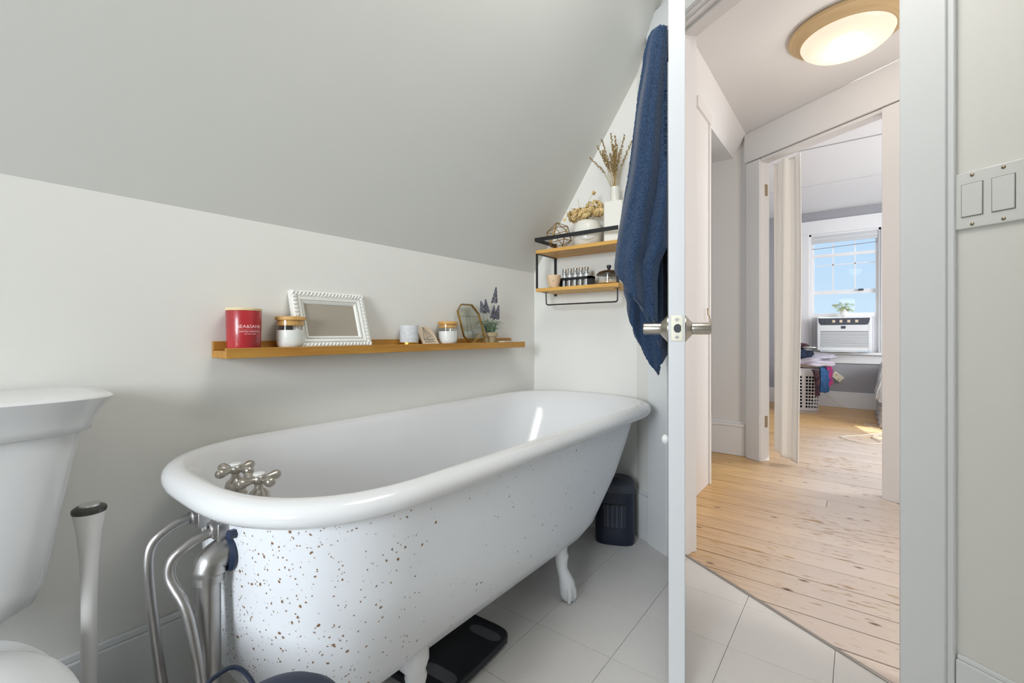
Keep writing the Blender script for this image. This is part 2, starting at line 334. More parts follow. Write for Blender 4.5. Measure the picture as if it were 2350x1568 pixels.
# ================================================================ SETTING
BW = -1.355      # tub wall plane (x)
EW = 1.957       # end wall plane (y)
ND, ND2 = 1.2777, 1.398   # doorway wall faces
HN, HN2 = 2.815, 2.888    # bedroom doorway wall faces
CZ, BZ = 2.357, 2.445     # ceilings
struct('wall_left', MB().box(BW-0.1, BW, -2.6, EW+0.1, 0, 1.35), 'bath_wall', 'low white knee wall behind the bathtub', smooth=False)
struct('wall_end', MB().prism([(BW-0.1, EW), (-0.794, EW), (-0.70, EW+0.1), (BW-0.1, EW+0.1)], 0, 2.5), 'bath_wall', 'white wall at the far end of the tub holding the two-tier shelf', smooth=False)
sl = MB(); q = [(-1.40, 1.22-1.51*0.045), (-0.58, 1.22+1.51*0.775), (-0.66, 1.22+1.51*0.775+0.1), (-1.52, 1.25)]
ya, yb = -2.6, EW+0.004
sl.add([(x, ya, z) for x, z in q]+[(x, yb, z) for x, z in q], [(0,1,2,3), (7,6,5,4), (0,4,5,1), (1,5,6,2), (2,6,7,3), (3,7,4,0)])
struct('ceiling_slope', sl, 'slope_wall', 'sloped white attic ceiling above the knee wall', 'ceiling', smooth=False)
# wall with the bathroom doorway
d1 = MB(); d1.prism([(-1.6817, ND), (-1.47, ND), (-1.47, ND2), (-1.76, ND2)], 0, 2.5, MD); d1.box(-0.645, 1.6, ND, ND2, 0, 2.5, MD); d1.box(-1.47, -0.645, ND, ND2, 2.15, 2.5, MD)
struct('wall_doorway', d1, 'bath_wall', 'white diagonal wall around the bathroom doorway', smooth=False)
wk = MB(); wk.box(-1.455, -0.53, -2.7, -2.6, 0, 2.5); wk.box(0.43, 1.35, -2.7, -2.6, 0, 2.5); wk.box(-0.53, 0.43, -2.7, -2.6, 0, 0.86); wk.box(-0.53, 0.43, -2.7, -2.6, 1.95, 2.5)
struct('wall_back', wk, 'bath_wall', 'white bathroom wall with the daylight window, facing the end wall', smooth=False)
wr = MB()
wr.box(1.25, 1.35, -2.6, 0.86, 0, 2.5)
struct('wall_right', wr, 'bath_wall', 'white bathroom wall opposite the tub', smooth=False)
struct('wall_shade_partition', MB().box(-0.07, 1.25, -1.0, -0.9, 0, 2.37), 'bath_wall', 'added unseen white partition behind the camera, shading the light switch side', smooth=False)  # unseen partition, added to keep window light off the switch side
w2 = thing('window_2', 'white bathroom window in the wall facing the end wall', 'window', kind='structure')
wf = MB(); wf.box(-0.53, -0.49, -2.66, -2.60, 0.86, 1.95); wf.box(0.39, 0.43, -2.66, -2.60, 0.86, 1.95); wf.box(-0.53, 0.43, -2.66, -2.60, 0.86, 0.91); wf.box(-0.53, 0.43, -2.66, -2.60, 1.90, 1.95)
wf.build('window_frame', 'white_trim', w2, smooth=False)
MB().box(-0.49, 0.39, -2.65, -2.62, 1.38, 1.42).build('meeting_rail', 'white_trim', w2, smooth=False)
MB().box(-0.49, 0.39, -2.674, -2.670, 0.91, 1.90).build('pane', 'window_glass', w2, smooth=False)
struct('ceiling', MB().prism([(-0.66, -2.7), (1.9, -2.7), (2.4, -0.2), (2.4, 2.35), dw(-1.0, HN), dw(-2.4, HN), (-0.65, 3.72)], CZ, CZ+0.08), 'hall_white', 'flat white ceiling over the hall carrying the round lamp', 'ceiling', smooth=False)
# hall shell
struct('wall_hall_left', MB().prism([(-0.81, 2.07), (-0.714, 2.07), (-0.714, 2.874), (-0.81, 2.874)], 0, 2.30), 'hall_trim', 'white wall stub at the left side of the hall, ending in an opening', smooth=False)
tr = MB(); tr.box(-0.82, -0.702, 2.862, 2.886, 0, 2.16); tr.box(-0.82, -0.699, 2.60, 2.890, 2.16, 2.22)
struct('trim_1', tr, 'hall_trim', 'white corner casing board on the hall wall stub', 'trim', smooth=False, bevel=0.002)
so = MB(); so.box(-2.0, -0.742, 2.06, 3.69, 2.213, 2.29)
q = [(-0.745, 2.213), (-0.65, 2.357), (-0.65, 2.44), (-0.90, 2.29)]
so.add([(x, 2.05, z) for x, z in q]+[(x, 3.69, z) for x, z in q], [(0,1,2,3), (7,6,5,4), (0,4,5,1), (1,5,6,2), (2,6,7,3), (3,7,4,0)])
struct('ceiling_hall_soffit', so, 'hall_white', 'sloped and lowered part of the hall ceiling at its left side', 'ceiling', smooth=False)
struct('wall_hall_end', MB().box(-0.894, -0.60, 3.683, 3.78, 0, 2.5), 'greige', 'greige wall piece left of the bedroom doorway', smooth=False)
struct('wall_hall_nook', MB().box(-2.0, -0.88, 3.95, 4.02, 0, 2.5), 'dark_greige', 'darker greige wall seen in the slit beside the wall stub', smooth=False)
struct('wall_hall_far_left', MB().box(-2.1, -2.0, 2.0, 4.1, 0, 2.5), 'hall_white', 'white wall closing the nook left of the hall', smooth=False)
bb = MB(); bb.box(-0.906, -0.66, 3.663, 3.683, 0, 0.215); bb.box(-0.910, -0.66, 3.657, 3.683, 0.215, 0.235); bb.box(-0.908, -0.66, 3.667, 3.683, 0.235, 0.25)
struct('baseboard_hall', bb, 'hall_trim', 'tall white baseboard with a moulded top under the greige wall', 'baseboard', smooth=False, bevel=0.003)
struct('baseboard_nook', MB().box(-2.0, -0.88, 3.93, 3.95, 0, 0.25), 'hall_trim', 'white baseboard of the nook behind the wall stub', 'baseboard', smooth=False)
# bedroom doorway wall
OL, OR_ = -2.300, -1.545
d2 = MB(); d2.box(-2.46, OL-0.018, HN, HN2, 0, 2.6, MD); d2.box(OR_+0.018, 1.3, HN, HN2, 0, 2.6, MD); d2.box(OL-0.018, OR_+0.018, HN, HN2, 2.14, 2.6, MD)
struct('wall_bedroom_doorway', d2, 'hall_white', 'white wall around the bedroom doorway at the end of the hall', smooth=False)
t2 = thing('trim_2', 'white casing boards and header around the bedroom doorway', 'trim', kind='structure')
MB().box(-2.415, OL-0.004, HN-0.020, HN, 0, 2.135, MD).build('casing_board', 'hall_trim', t2, bevel=0.002)
MB().box(OR_+0.004, OR_+0.125, HN-0.022, HN, 0, 2.135, MD).build('casing_board', 'hall_trim', t2, bevel=0.002)
MB().box(-2.425, 0.6, HN-0.026, HN, 2.142, CZ, MD).build('header_board', 'hall_trim', t2, bevel=0.003)
MB().box(OL-0.018, OL, HN-0.012, HN2, 0, 2.13, MD).build('jamb', 'hall_trim', t2, bevel=0.002)
MB().box(OR_, OR_+0.018, HN-0.012, HN2, 0, 2.13, MD).build('jamb', 'hall_trim', t2, bevel=0.002)
MB().box(OL, OR_, HN-0.012, HN2, 2.118, 2.138, MD).build('head_jamb', 'hall_trim', t2, bevel=0.002)
for z in (0.28, 1.92):
    MB().box(OL, OL+0.004, HN2-0.045, HN2-0.02, z-0.04, z+0.04, MD).build('hinge_leaf', 'hook_brass', t2, bevel=0.001)
for z in (0.86, 0.94):
    MB().box(OR_+0.118, OR_+0.128, HN-0.026, HN-0.018, z-0.014, z+0.014, MD).build('strike_hinge', 'aged_steel', t2)
# bathroom doorway trim
t3 = thing('trim_3', 'white casing, jambs and head of the bathroom doorway', 'trim', kind='structure')
MB().box(-1.5796, -1.462, ND-0.022, ND, 0, 2.14, MD).build('casing_board', 'white_trim', t3, bevel=0.002)
c = MB(); c.box(-0.657, -0.570, ND-0.020, ND, 0, 2.14, MD); c.box(-0.572, -0.558, ND-0.013, ND, 0.0, 2.14, MD); c.build('casing_board', 'white_trim', t3, bevel=0.003)
MB().box(-1.585, -0.555, ND-0.024, ND, 2.14, 2.25, MD).build('head_casing', 'white_trim', t3, bevel=0.002)
MB().box(-1.47, -1.450, ND-0.006, ND2+0.004, 0, 2.15, MD).build('jamb', 'hall_trim', t3, bevel=0.002)
MB().box(-0.665, -0.645, ND-0.006, ND2+0.004, 0, 2.15, MD).build('jamb', 'hall_trim', t3, bevel=0.002)
MB().box(-1.47, -0.645, ND-0.006, ND2+0.004, 2.13, 2.15, MD).build('head_jamb', 'hall_trim', t3, bevel=0.002)
for a in ((-1.450, -1.440, 0, 2.13), (-0.675, -0.665, 0, 2.13), (-1.450, -0.665, 2.118, 2.13)):
    MB().box(a[0], a[1], ND+0.045, ND+0.085, a[2], a[3], MD).build('door_stop', 'hall_trim', t3, bevel=0.002)
MB().box(-1.45, -0.665, ND+0.012, ND+0.022, 2.122, 2.13, MD).build('door_stop', 'hall_trim', t3)
struct('trim_4', MB().box(-1.450, -0.664, 1.330, 1.340, -0.004, 0.005, MD), 'threshold', 'thin metal threshold strip between tiles and pine boards', 'trim', bevel=0.002)
# baseboards in the bathroom
m = MB(); m.box(BW, BW+0.016, -2.6, EW, 0, 0.190); m.box(BW, BW+0.009, -2.6, EW, 0.190, 0.206); struct('baseboard_left', m, 'white_trim', 'white baseboard along the wall behind the tub and toilet', 'baseboard', smooth=False, bevel=0.003)
m = MB(); m.box(BW, -0.80, EW-0.016, EW, 0, 0.192); struct('baseboard_end', m, 'white_trim', 'white baseboard of the end wall behind the heater', 'baseboard', smooth=False, bevel=0.003)
m = MB(); m.box(-1.675, -1.581, ND-0.014, ND, 0, 0.194, MD); m.box(-1.675, -1.581, ND-0.008, ND, 0.194, 0.206, MD); struct('baseboard_corner', m, 'white_trim', 'short white baseboard between the corner and the door casing', 'baseboard', smooth=False, bevel=0.002)
m = MB(); m.box(-0.556, 1.5, ND-0.012, ND, 0, 0.19, MD); m.box(-0.556, 1.5, ND-0.007, ND, 0.19, 0.2, MD); struct('baseboard_right', m, 'white_trim', 'white baseboard below the light switch', 'baseboard', smooth=False, bevel=0.002)
# bedroom shell
WY = 6.87
struct('wall_bedroom_left', MB().box(-1.7, -1.6, 3.7, WY, 0, 2.6), 'bed_grey', 'grey left wall of the bedroom', smooth=False)
struct('wall_bedroom_hall', MB().box(-1.7, -0.89, 4.02, 4.10, 0, 2.6), 'bed_grey', 'grey bedroom wall backing onto the hall nook', smooth=False)
WX0, WX1, WZ0, WZ1 = -0.497, 0.213, 0.68, 2.16
m = MB(); m.box(-1.7, WX0, WY, WY+0.14, 0, 2.6); m.box(WX1, 2.5, WY, WY+0.14, 0, 2.6); m.box(WX0, WX1, WY, WY+0.14, 0, WZ0); m.box(WX0, WX1, WY, WY+0.14, WZ1, 2.6)
struct('wall_bedroom_window', m, 'bed_grey', 'grey bedroom wall around the bright window', smooth=False)
m = MB(); m.box(2.4, 2.5, -0.3, WY, 0, 2.6); struct('wall_far_right', m, 'hall_white', 'white wall closing the hall and the bedroom on the right', smooth=False)
struct('wall_hall_back', MB().prism([(1.5, 0.5), (2.4, -0.3), (2.5, -0.3), (1.5, 0.62)], 0, 2.5), 'hall_white', 'white wall at the near end of the hall', smooth=False)
cb = thing('ceiling_bedroom', 'white panelled bedroom ceiling with thin grey seams', 'ceiling', kind='structure')
polyB = [(-1.7, 3.7), dw(-2.9, HN+0.03), dw(1.3, HN+0.03), (2.5, 3.0), (2.5, WY+0.1), (-1.7, WY+0.1)]
MB().prism([(-1.7, 3.6), (-0.75, 3.72), dw(-2.46, HN+0.04), dw(0.9, HN+0.04), (2.5, WY+0.1), (-1.7, WY+0.1)], BZ+0.012, BZ+0.09).build('backing', 'seam_grey', cb, smooth=False)
ys = [2.2, 3.38, 4.500, 5.630, WY+0.01]
for i in range(4):
    p = [(-1.7, ys[i]+0.013), (2.42, ys[i]+0.013), (2.42, ys[i+1]-0.013), (-1.7, ys[i+1]-0.013)]; p = clip(p, NX, NY, HN+0.05)
    if len(p) > 2: MB().prism(p, BZ, BZ+0.0125).build('panel', 'bed_white', cb, smooth=False)
m = MB(); m.box(-1.6, 2.4, WY-0.018, WY, 0, 0.18); m.box(-1.6, 2.4, WY-0.011, WY, 0.18, 0.192); struct('baseboard_bedroom', m, 'bed_white', 'white baseboard below the bedroom window', 'baseboard', smooth=False, bevel=0.003)
# bedroom window
w1 = thing('window_1', 'double-hung bedroom window with blue sky behind it', 'window', kind='structure')
MB().box(WX0-0.11, WX0, WY-0.022, WY, WZ0, WZ1+0.001).build('side_casing', 'bed_white', w1, bevel=0.003)
MB().box(WX1, WX1+0.11, WY-0.022, WY, WZ0, WZ1+0.001).build('side_casing', 'bed_white', w1, bevel=0.003)
MB().box(WX0-0.12, WX1+0.12, WY-0.028, WY, WZ1, 2.329).build('head_casing', 'bed_white', w1, bevel=0.003)
MB().box(WX0-0.14, WX1+0.14, WY-0.07, WY+0.10, WZ0-0.03, WZ0).build('stool', 'bed_white', w1, bevel=0.004)
MB().box(WX0-0.11, WX1+0.11, WY-0.02, WY, 0.543, WZ0-0.03).build('apron', 'bed_white', w1, bevel=0.003)
for x0, x1 in ((WX0, WX0+0.022), (WX1-0.022, WX1)): MB().box(x0, x1, WY, WY+0.13, WZ0, WZ1).build('side_jamb', 'bed_white', w1)
MB().box(WX0, WX1, WY, WY+0.13, WZ1-0.022, WZ1).build('head_jamb', 'bed_white', w1)
def sash(y, z0, z1, mun, hmun):
    f = MB(); x0, x1 = WX0+0.022, WX1-0.022
    f.box(x0, x0+0.028, y, y+0.035, z0, z1); f.box(x1-0.028, x1, y, y+0.035, z0, z1); f.box(x0+0.028, x1-0.028, y, y+0.035, z0, z0+0.05); f.box(x0+0.028, x1-0.028, y, y+0.035, z1-0.035, z1)
    s = f.build('sash', 'bed_white', w1, bevel=0.002)
    if mun:
        for k in (1, 2):
            x = x0+(x1-x0)*k/3; MB().box(x-0.007, x+0.007, y+0.008, y+0.03, z0+0.05, z1-0.035).build('muntin', 'bed_white', s)
    for h in hmun: MB().box(x0+0.02, x1-0.02, y+0.008, y+0.03, h-0.006, h+0.006).build('muntin', 'bed_white', s)
    MB().box(x0+0.02, x1-0.02, y+0.016, y+0.019, z0+0.04, z1-0.03).build('pane', 'window_glass', s, smooth=False)
sash(WY+0.075, 1.40, 2.138, True, (1.77,)); sash(WY+0.035, 1.11, 1.905, False, ())
MB().box(0.0, 0.05, WY+0.02, WY+0.075, 1.43, 1.45).build('sash_lock', 'dark_hole', w1)
MB().box(WX0+0.022, WX1-0.022, WY+0.012, WY+0.03, 2.045, WZ1-0.022).build('raised_blind', 'blind', w1)
MB().tube([(WX0+0.03, WY+0.006, 2.095), (WX1-0.03, WY+0.006, 2.095)], 0.006).build('curtain_rod', 'bed_white', w1)
MB().tube([(WX0+0.03, WY+0.016, 1.975), (WX1-0.03, WY+0.016, 2.0)], 0.0035).build('blind_cord', 'ac_recess', w1)
for x0, x1 in ((WX0+0.022, -0.385), (0.125, WX1-0.022)):
    p = MB(); p.box(x0, x1, WY+0.045, WY+0.055, WZ0, 1.11)
    k = int((x1-x0)/0.014)
    for i in range(k): p.box(x0+i*0.014, x0+i*0.014+0.007, WY+0.038, WY+0.045, WZ0, 1.11)
    p.build('accordion_panel', 'bed_white', w1)
# horizon haze over the sea is the sky itself; ground far outside
struct('ground_outside', MB().box(-30, 30, 30, 60, -6, -5.9), 'blind', 'pale water surface far beyond the bedroom window', 'ground', smooth=False)
# ---- floors
fl = thing('floor', 'pale square vinyl tiles of the bathroom floor', 'floor', kind='structure')
NT = 1.335
bp = [(BW-0.05, -2.65), (1.3, -2.65), (1.3, 1.0), (-0.6, EW+0.05), (BW-0.05, EW+0.05)]; bp = clip(bp, -NX, -NY, -NT)
MB().prism(bp, -0.06, -0.006).build('subfloor', 'subfloor', fl, smooth=False)
TS = 0.2466; X0 = -0.792; Y0 = 1.161; J = 0.0006
for i in range(-3, 9):
    for j in range(-16, 4):
        p = [(X0+i*TS+J, Y0+j*TS+J), (X0+(i+1)*TS-J, Y0+j*TS+J), (X0+(i+1)*TS-J, Y0+(j+1)*TS-J), (X0+i*TS+J, Y0+(j+1)*TS-J)]
        for cl in ((-NX, -NY, -NT), (1, 0, BW-0.02), (-1, 0, -1.27), (0, 1, -2.62), (0, -1, -(EW+0.02))): p = clip(p, *cl) if len(p) > 2 else p
        if len(p) > 2: MB().prism(p, -0.006, 0.0).build('tile', 'tile', fl, smooth=False, bevel=0.0004, seg=1)
fl2 = thing('floor_hall', 'worn pine board floor of the hall and the bedroom', 'floor', kind='structure')
hp = clip([(-2.05, 1.0), (0.2, 1.0), (2.45, -0.4), (2.45, WY+0.02), (-2.05, WY+0.02)], NX, NY, NT)
MB().prism(hp, -0.06, -0.020).build('subfloor', 'gap_dark', fl2, smooth=False)
PW = 0.1265; rnd = random.Random(3)
for k in range(-8, 46):
    y0 = 1.976+PW*(k-1); y1 = y0+PW; cuts = [-2.05]+sorted(rnd.uniform(-1.6, 2.2) for _ in range(1))+[2.45]
    for xa, xb in zip(cuts, cuts[1:]):
        if xb-xa < 0.05: continue
        g = 0.0034
        p = clip([(xa+0.001, y0+g), (xb-0.001, y0+g), (xb-0.001, min(y1-g, WY)), (xa+0.001, min(y1-g, WY))], NX, NY, NT)
        if len(p) > 2 and y1 < WY+PW:
            p = clip(p, 0, -1, -WY)
            if len(p) > 2: MB().prism(p, -0.020, -0.001+rnd.uniform(-0.0006, 0.0006)).build('plank', 'pine', fl2, smooth=False, bevel=0.0012, seg=1)
# ---- bathroom door, standing open edge-on to the doorway
HX, HY = -0.6095, 1.833; DX, DY = 0.3155, -0.9489
MDo = Matrix(((DX, -DY, 0, HX), (DY, DX, 0, HY), (0, 0, 1, 0), (0, 0, 0, 1)))   # local x along door, local y to its right-hand (hall) side
door = thing('door_1', 'white bathroom door standing open, seen along its latch edge', 'door', kind='structure')
MB().box(0.008, 0.76, 0.0, 0.0385, 0.008, 2.115, MDo).build('slab', 'door_paint', door, bevel=0.002)
for zz in (0.3, 1.1, 1.85): MB().tube([(0.0, 0.043, zz-0.045), (0.0, 0.043, zz+0.045)], 0.006, M=MDo).build('hinge', 'hall_trim', door)
HZ = 0.914
lp = MB().box(0.7595, 0.7612, 0.0055, 0.0340, HZ-0.031, HZ+0.031, MDo).build('latch_plate', 'latch_brass', door, bevel=0.001)
for s in (-1, 1):
    sc = MB().lathe([(0, 0.0018), (0.0035, 0.0018), (0.0042, 0.0008), (0.0042, 0)], 16, MDo @ T3((0.7612, 0.0195, HZ+s*0.0215)) @ RY(PI/2)).build('screw', 'aged_steel', lp)
    MB().box(0.7629, 0.7632, 0.0165, 0.0225, HZ+s*0.0215-0.0005, HZ+s*0.0215+0.0005, MDo).build('screw_slot', 'dark_hole', lp)
bt = MB(); pts = [(0.0085*cos(a), 0.0105*sin(a)) for a in [PI/2+PI*i/10 for i in range(11)]]+[(0.004, -0.0105), (0.0085, -0.006), (0.0085, 0.006), (0.004, 0.0105)]
bt.prism(pts, 0, 0.0015, MDo @ T3((0.7612, 0.0205, HZ)) @ Matrix(((0,0,1,0),(1,0,0,0),(0,1,0,0),(0,0,0,1)))); bt.build('latch_bolt', 'dark_hole', lp)
for s, lb in ((-1, 'satin nickel lever handle'), (1, 'satin nickel lever handle')):
    y0 = 0.0 if s < 0 else 0.0385
    M = MDo @ T3((0.700, y0, HZ)) @ RX(PI/2 if s < 0 else -PI/2)
    h = MB().lathe([(0.034, 0.0), (0.034, 0.003), (0.0305, 0.0055), (0.0185, 0.0165), (0.0155, 0.018)], 40, M).build('rose', 'brushed_nickel', door)
    MB().lathe([(0.0145, 0.015), (0.0152, 0.018), (0.0152, 0.0235), (0.0138, 0.0235), (0.0138, 0.0248), (0.0150, 0.0248), (0.0150, 0.058), (0.0142, 0.0615), (0.012, 0.0625), (0, 0.0628)], 36, M).build('lever_neck', 'brushed_nickel', h)
    lv = [(0.700-t*0.105, y0+s*(0.046+0.006*t*t), HZ-0.004*t-(0.012*max(0, t-0.8)*5*0.2)) for t in [i/10 for i in range(11)]]
    MB().tube(lv, [0.0125-0.003*i/10 for i in range(11)], 14, M=MDo, flat=0.75).build('lever', 'brushed_nickel', h)
MB().sphere((0.70, -0.008, 0.628), 0.009, M=MDo, sc=(1, 1, 1.4)).build('bumper', 'wax', door)
hk = MB(); hk.box(0.425, 0.445, -0.004, 0, 1.76, 1.85, MDo); hk.tube([(0.435, -0.004, 1.79), (0.435, -0.03, 1.78), (0.435, -0.042, 1.80), (0.435, -0.045, 1.82)], 0.004, 8, M=MDo)
hk.build('robe_hook', 'black_metal', door)
# hook and eye on the hall wall stub
he = thing('hook_latch', 'small brass hook and eye hanging on the white wall stub behind the lever', 'latch')
he_x = -0.702
m = MB(); m.sphere((he_x+0.006, 2.78, 1.045), 0.006); m.tube([(he_x+0.006, 2.78, 1.04), (he_x+0.008, 2.78, 1.01)], 0.004); m.build('eye_plate', 'hook_brass', he)
MB().tube([(he_x+0.008, 2.78, 1.012), (he_x+0.010, 2.80, 1.005), (he_x+0.010, 2.82, 0.985), (he_x+0.010, 2.83, 0.96), (he_x+0.010, 2.825, 0.94), (he_x+0.010, 2.80, 0.93)], 0.003, 8).build('hook', 'hook_brass', he)
# light switch beside the doorway: plate on the right piece of the diagonal wall
def c_at(px, n):   # position along the diagonal wall seen at picture column px
    r = (px-1175)/1035.0; X, Y = r, 1.0; x = X*cos(YAW)-Y*sin(YAW); y = X*sin(YAW)+Y*cos(YAW); t = n/(x*NX+y*NY); return (x*CX+y*CY)*t
SWc = c_at(2183, 1.272); PWd = 0.1235
sw = thing('light_switch', 'white double rocker switch plate beside the bathroom doorway', 'switch')
MB().box(SWc, SWc+PWd, 1.2715, ND, 1.127, 1.2495, MD).build('plate', 'switch_white', sw, bevel=0.0025)
for cc in (c_at(2231, 1.2715), c_at(2303, 1.2715)):
    MB().box(cc-0.0178, cc+0.0178, 1.2705, 1.2725, 1.188-0.0355, 1.188+0.0355, MD).build('rocker_frame', 'switch_gap', sw)
    MB().box(cc-0.0168, cc+0.0168, 1.2688, 1.2725, 1.188-0.0345, 1.188+0.0345, MD).build('rocker', 'switch_white', sw, bevel=0.0012)
    for z in (1.188+0.0525, 1.188-0.0525):
        MB().lathe([(0, 0.0016), (0.0022, 0.0014), (0.0038, 0.0)], 14, MD @ T3((cc, 1.2715, z)) @ RX(PI/2)).build('screw', 'screw_brass', sw)
# ================================================================ BATHTUB
tub = thing('bathtub', 'white clawfoot bathtub with rolled rim and rust-pitted outside along the white wall', 'bathtub')
BX = -0.9925
def outline(t, d0, d1, hw):       # drain end at y=d0, sloped end at y=d1
    R = min(hw*1.05, (d1-d0)/2); rn = min(hw*0.95, (d1-d0)/2)
    c_, s_ = cos(t), sin(t)
    if s_ >= 0:
        e = 2/2.45; R = min(hw*0.92, (d1-d0)/2); return (BX+hw*math.copysign(abs(c_)**e, c_), d1-R+R*abs(s_)**e)
    n = 2/2.7; return (BX+hw*math.copysign(abs(c_)**n, c_), d0+rn-rn*abs(s_)**n)
NTH = 96
def ths():
    out = []
    for i in range(NTH):
        out.append(2*PI*i/NTH)
    return out
def rings(spec, name, m, parent):
    mb = MB(); vs = []; fs = []
    for (d0, d1, hw, z) in spec:
        for t in ths(): x, y = outline(t, d0, d1, hw); vs.append((x, y, z))
    for r in range(len(spec)-1):
        for i in range(NTH): j = (i+1)%NTH; fs.append((r*NTH+i, r*NTH+j, (r+1)*NTH+j, (r+1)*NTH+i))
    mb.add(vs, fs); return mb.build(name, m, parent, ang=60)
rings([(0.85,1.10,0.02,0.150),(0.55,1.40,0.10,0.151),(0.455,1.50,0.165,0.158),(0.395,1.56,0.212,0.18),(0.369,1.61,0.242,0.225),(0.360,1.66,0.260,0.29),(0.356,1.735,0.277,0.37),(0.352,1.805,0.291,0.47),(0.348,1.86,0.301,0.56),(0.342,1.88,0.308,0.587)], 'outer_shell', 'tub_paint', tub)
rim = []
for k in range(11):                          # rolled rim
    a = -PI*0.62+k*(PI*1.12)/10; d = 0.024; rr = 0.0235
    off = d-0.024*cos(a)*1.0; rim.append((0.284+off, 1.948-off, 0.3575-off, 0.5995+0.0225*sin(a)))
rim = [(0.342,1.880,0.307,0.585)]+rim
inn = [(0.317,1.915,0.324,0.6245),(0.326,1.905,0.315,0.6215),(0.337,1.890,0.304,0.613),(0.350,1.865,0.293,0.590),(0.368,1.805,0.278,0.52),(0.385,1.72,0.256,0.40),(0.405,1.62,0.228,0.30),(0.45,1.54,0.19,0.22),(0.52,1.50,0.15,0.185),(0.62,1.40,0.09,0.178),(0.85,1.10,0.02,0.176)]
rings(rim+inn, 'enamel_basin', 'enamel', tub)
ch = MB(); ch.sphere((-0.640, 1.15, 0.590), 0.006, sc=(0.5, 1, 0.8)); ch.build('enamel_chip', 'shell', tub)
def foot(x, y, sx, sy, ztop):
    m = MB(); dx, dy = sx, sy; n = math.hypot(dx, dy); dx, dy = dx/n, dy/n
    P = [(-0.045, ztop+0.02, 0.030), (-0.020, ztop-0.003, 0.036), (-0.006, ztop-0.022, 0.030), (0.0, ztop-0.034, 0.020), (0.001, ztop-0.042, 0.0225), (0.001, ztop-0.058, 0.0195), (0.004, ztop-0.085, 0.0165), (0.012, ztop-0.105, 0.019), (0.020, ztop-0.125, 0.0235), (0.024, 0.028, 0.025), (0.024, 0.014, 0.021), (0.023, 0.002, 0.012)]
    P = [p for p in P if p[1] >= 0.0]
    m.tube([(x+dx*p[0], y+dy*p[0], p[1]) for p in P], [p[2]*1.12 for p in P], 18)
    f = m.build('foot', 'enamel', tub, ang=70)
    tt = MB()
    for s in (-1, 0, 1):                     # toes of the claw
        a = math.atan2(dy, dx)+s*0.75
        pts = [(x+dx*0.012+cos(a)*q, y+dy*0.012+sin(a)*q, z) for q, z in ((0.010, 0.085), (0.022, 0.065), (0.032, 0.042), (0.034, 0.022), (0.028, 0.006))]
        tt.tube(pts, [0.004, 0.0075, 0.009, 0.0095, 0.006], 10)
    tt.build('claw', 'enamel', f, ang=70)
foot(-0.800, 1.315, 0.9, 0.25, 0.190); foot(-0.775, 0.66, 0.9, -0.25, 0.190); foot(-1.185, 1.315, -0.9, 0.25, 0.19); foot(-1.21, 0.66, -0.9, -0.25, 0.19)

# faucet with two cross handles and two supply pipes
fa = thing('tub_faucet', 'brushed nickel tub faucet with two cross handles and bent supply pipes at the drain end', 'faucet')
body = MB(); body.tube([(-1.145, 0.408, 0.505), (-0.955, 0.408, 0.505)], 0.019, 18); body.tube([(-1.05, 0.41, 0.50), (-1.05, 0.45, 0.50), (-1.05, 0.475, 0.485), (-1.05, 0.48, 0.46)], [0.017, 0.016, 0.014, 0.013], 16)
body.tube([(-1.108, 0.408, 0.505), (-1.108, 0.355, 0.52)], 0.014, 14); body.tube([(-0.995, 0.408, 0.505), (-0.995, 0.355, 0.52)], 0.014, 14)
body.build('valve_body', 'brushed_nickel', fa)
for hx, rz in ((-1.108, 0.35), (-0.992, 0.15)):
    Mh = T3((hx, 0.425, 0.520))
    MB().lathe([(0.017, 0), (0.0215, 0.012), (0.0235, 0.020), (0.0235, 0.024), (0.0195, 0.027), (0.0205, 0.033), (0.0215, 0.040), (0.0190, 0.049), (0.012, 0.056), (0.0088, 0.060), (0.0085, 0.075)], 28, Mh).build('valve_stem', 'brushed_nickel', fa)
    h = MB(); Mc = T3((hx, 0.425, 0.597)) @ RZ(rz)
    h.sphere((0, 0, 0), 0.0135, 18, 12, M=Mc, sc=(1, 1, 0.9))
    for k in range(4):
        M = Mc @ RZ(k*PI/2) @ RY(PI/2)
        h.lathe([(0.0065, 0.005), (0.0058, 0.014), (0.0055, 0.019), (0.0075, 0.026), (0.0100, 0.034), (0.0098, 0.040), (0.0068, 0.0455), (0, 0.047)], 16, M)
    ho = h.build('cross_handle', 'brushed_nickel', fa, ang=70)
    MB().lathe([(0.0105, 0.008), (0.0118, 0.0118), (0.0105, 0.0135), (0, 0.014)], 24, Mc).build('index_button', 'porcelain', ho)
def bez(pts, n=8):                           # Catmull-Rom
    P = [Vector(p) for p in pts]; P = [P[0]*2-P[1]]+P+[P[-1]*2-P[-2]]; out = []
    for i in range(1, len(P)-2):
        for k in range(n):
            t = k/n; out.append(0.5*((2*P[i])+(P[i+1]-P[i-1])*t+(2*P[i-1]-5*P[i]+4*P[i+1]-P[i+2])*t*t+(3*P[i]-P[i-1]-3*P[i+1]+P[i+2])*t**3))
    out.append(P[-2]); return out
MB().tube(bez([(-1.06, 0.345, 0.535), (-1.062, 0.315, 0.531), (-1.064, 0.285, 0.520), (-1.066, 0.264, 0.500), (-1.064, 0.257, 0.465), (-1.062, 0.262, 0.38), (-1.060, 0.275, 0.25), (-1.055, 0.290, 0.12), (-1.055, 0.292, 0.0)]), 0.0088, 14).build('supply_pipe', 'aged_steel', fa)
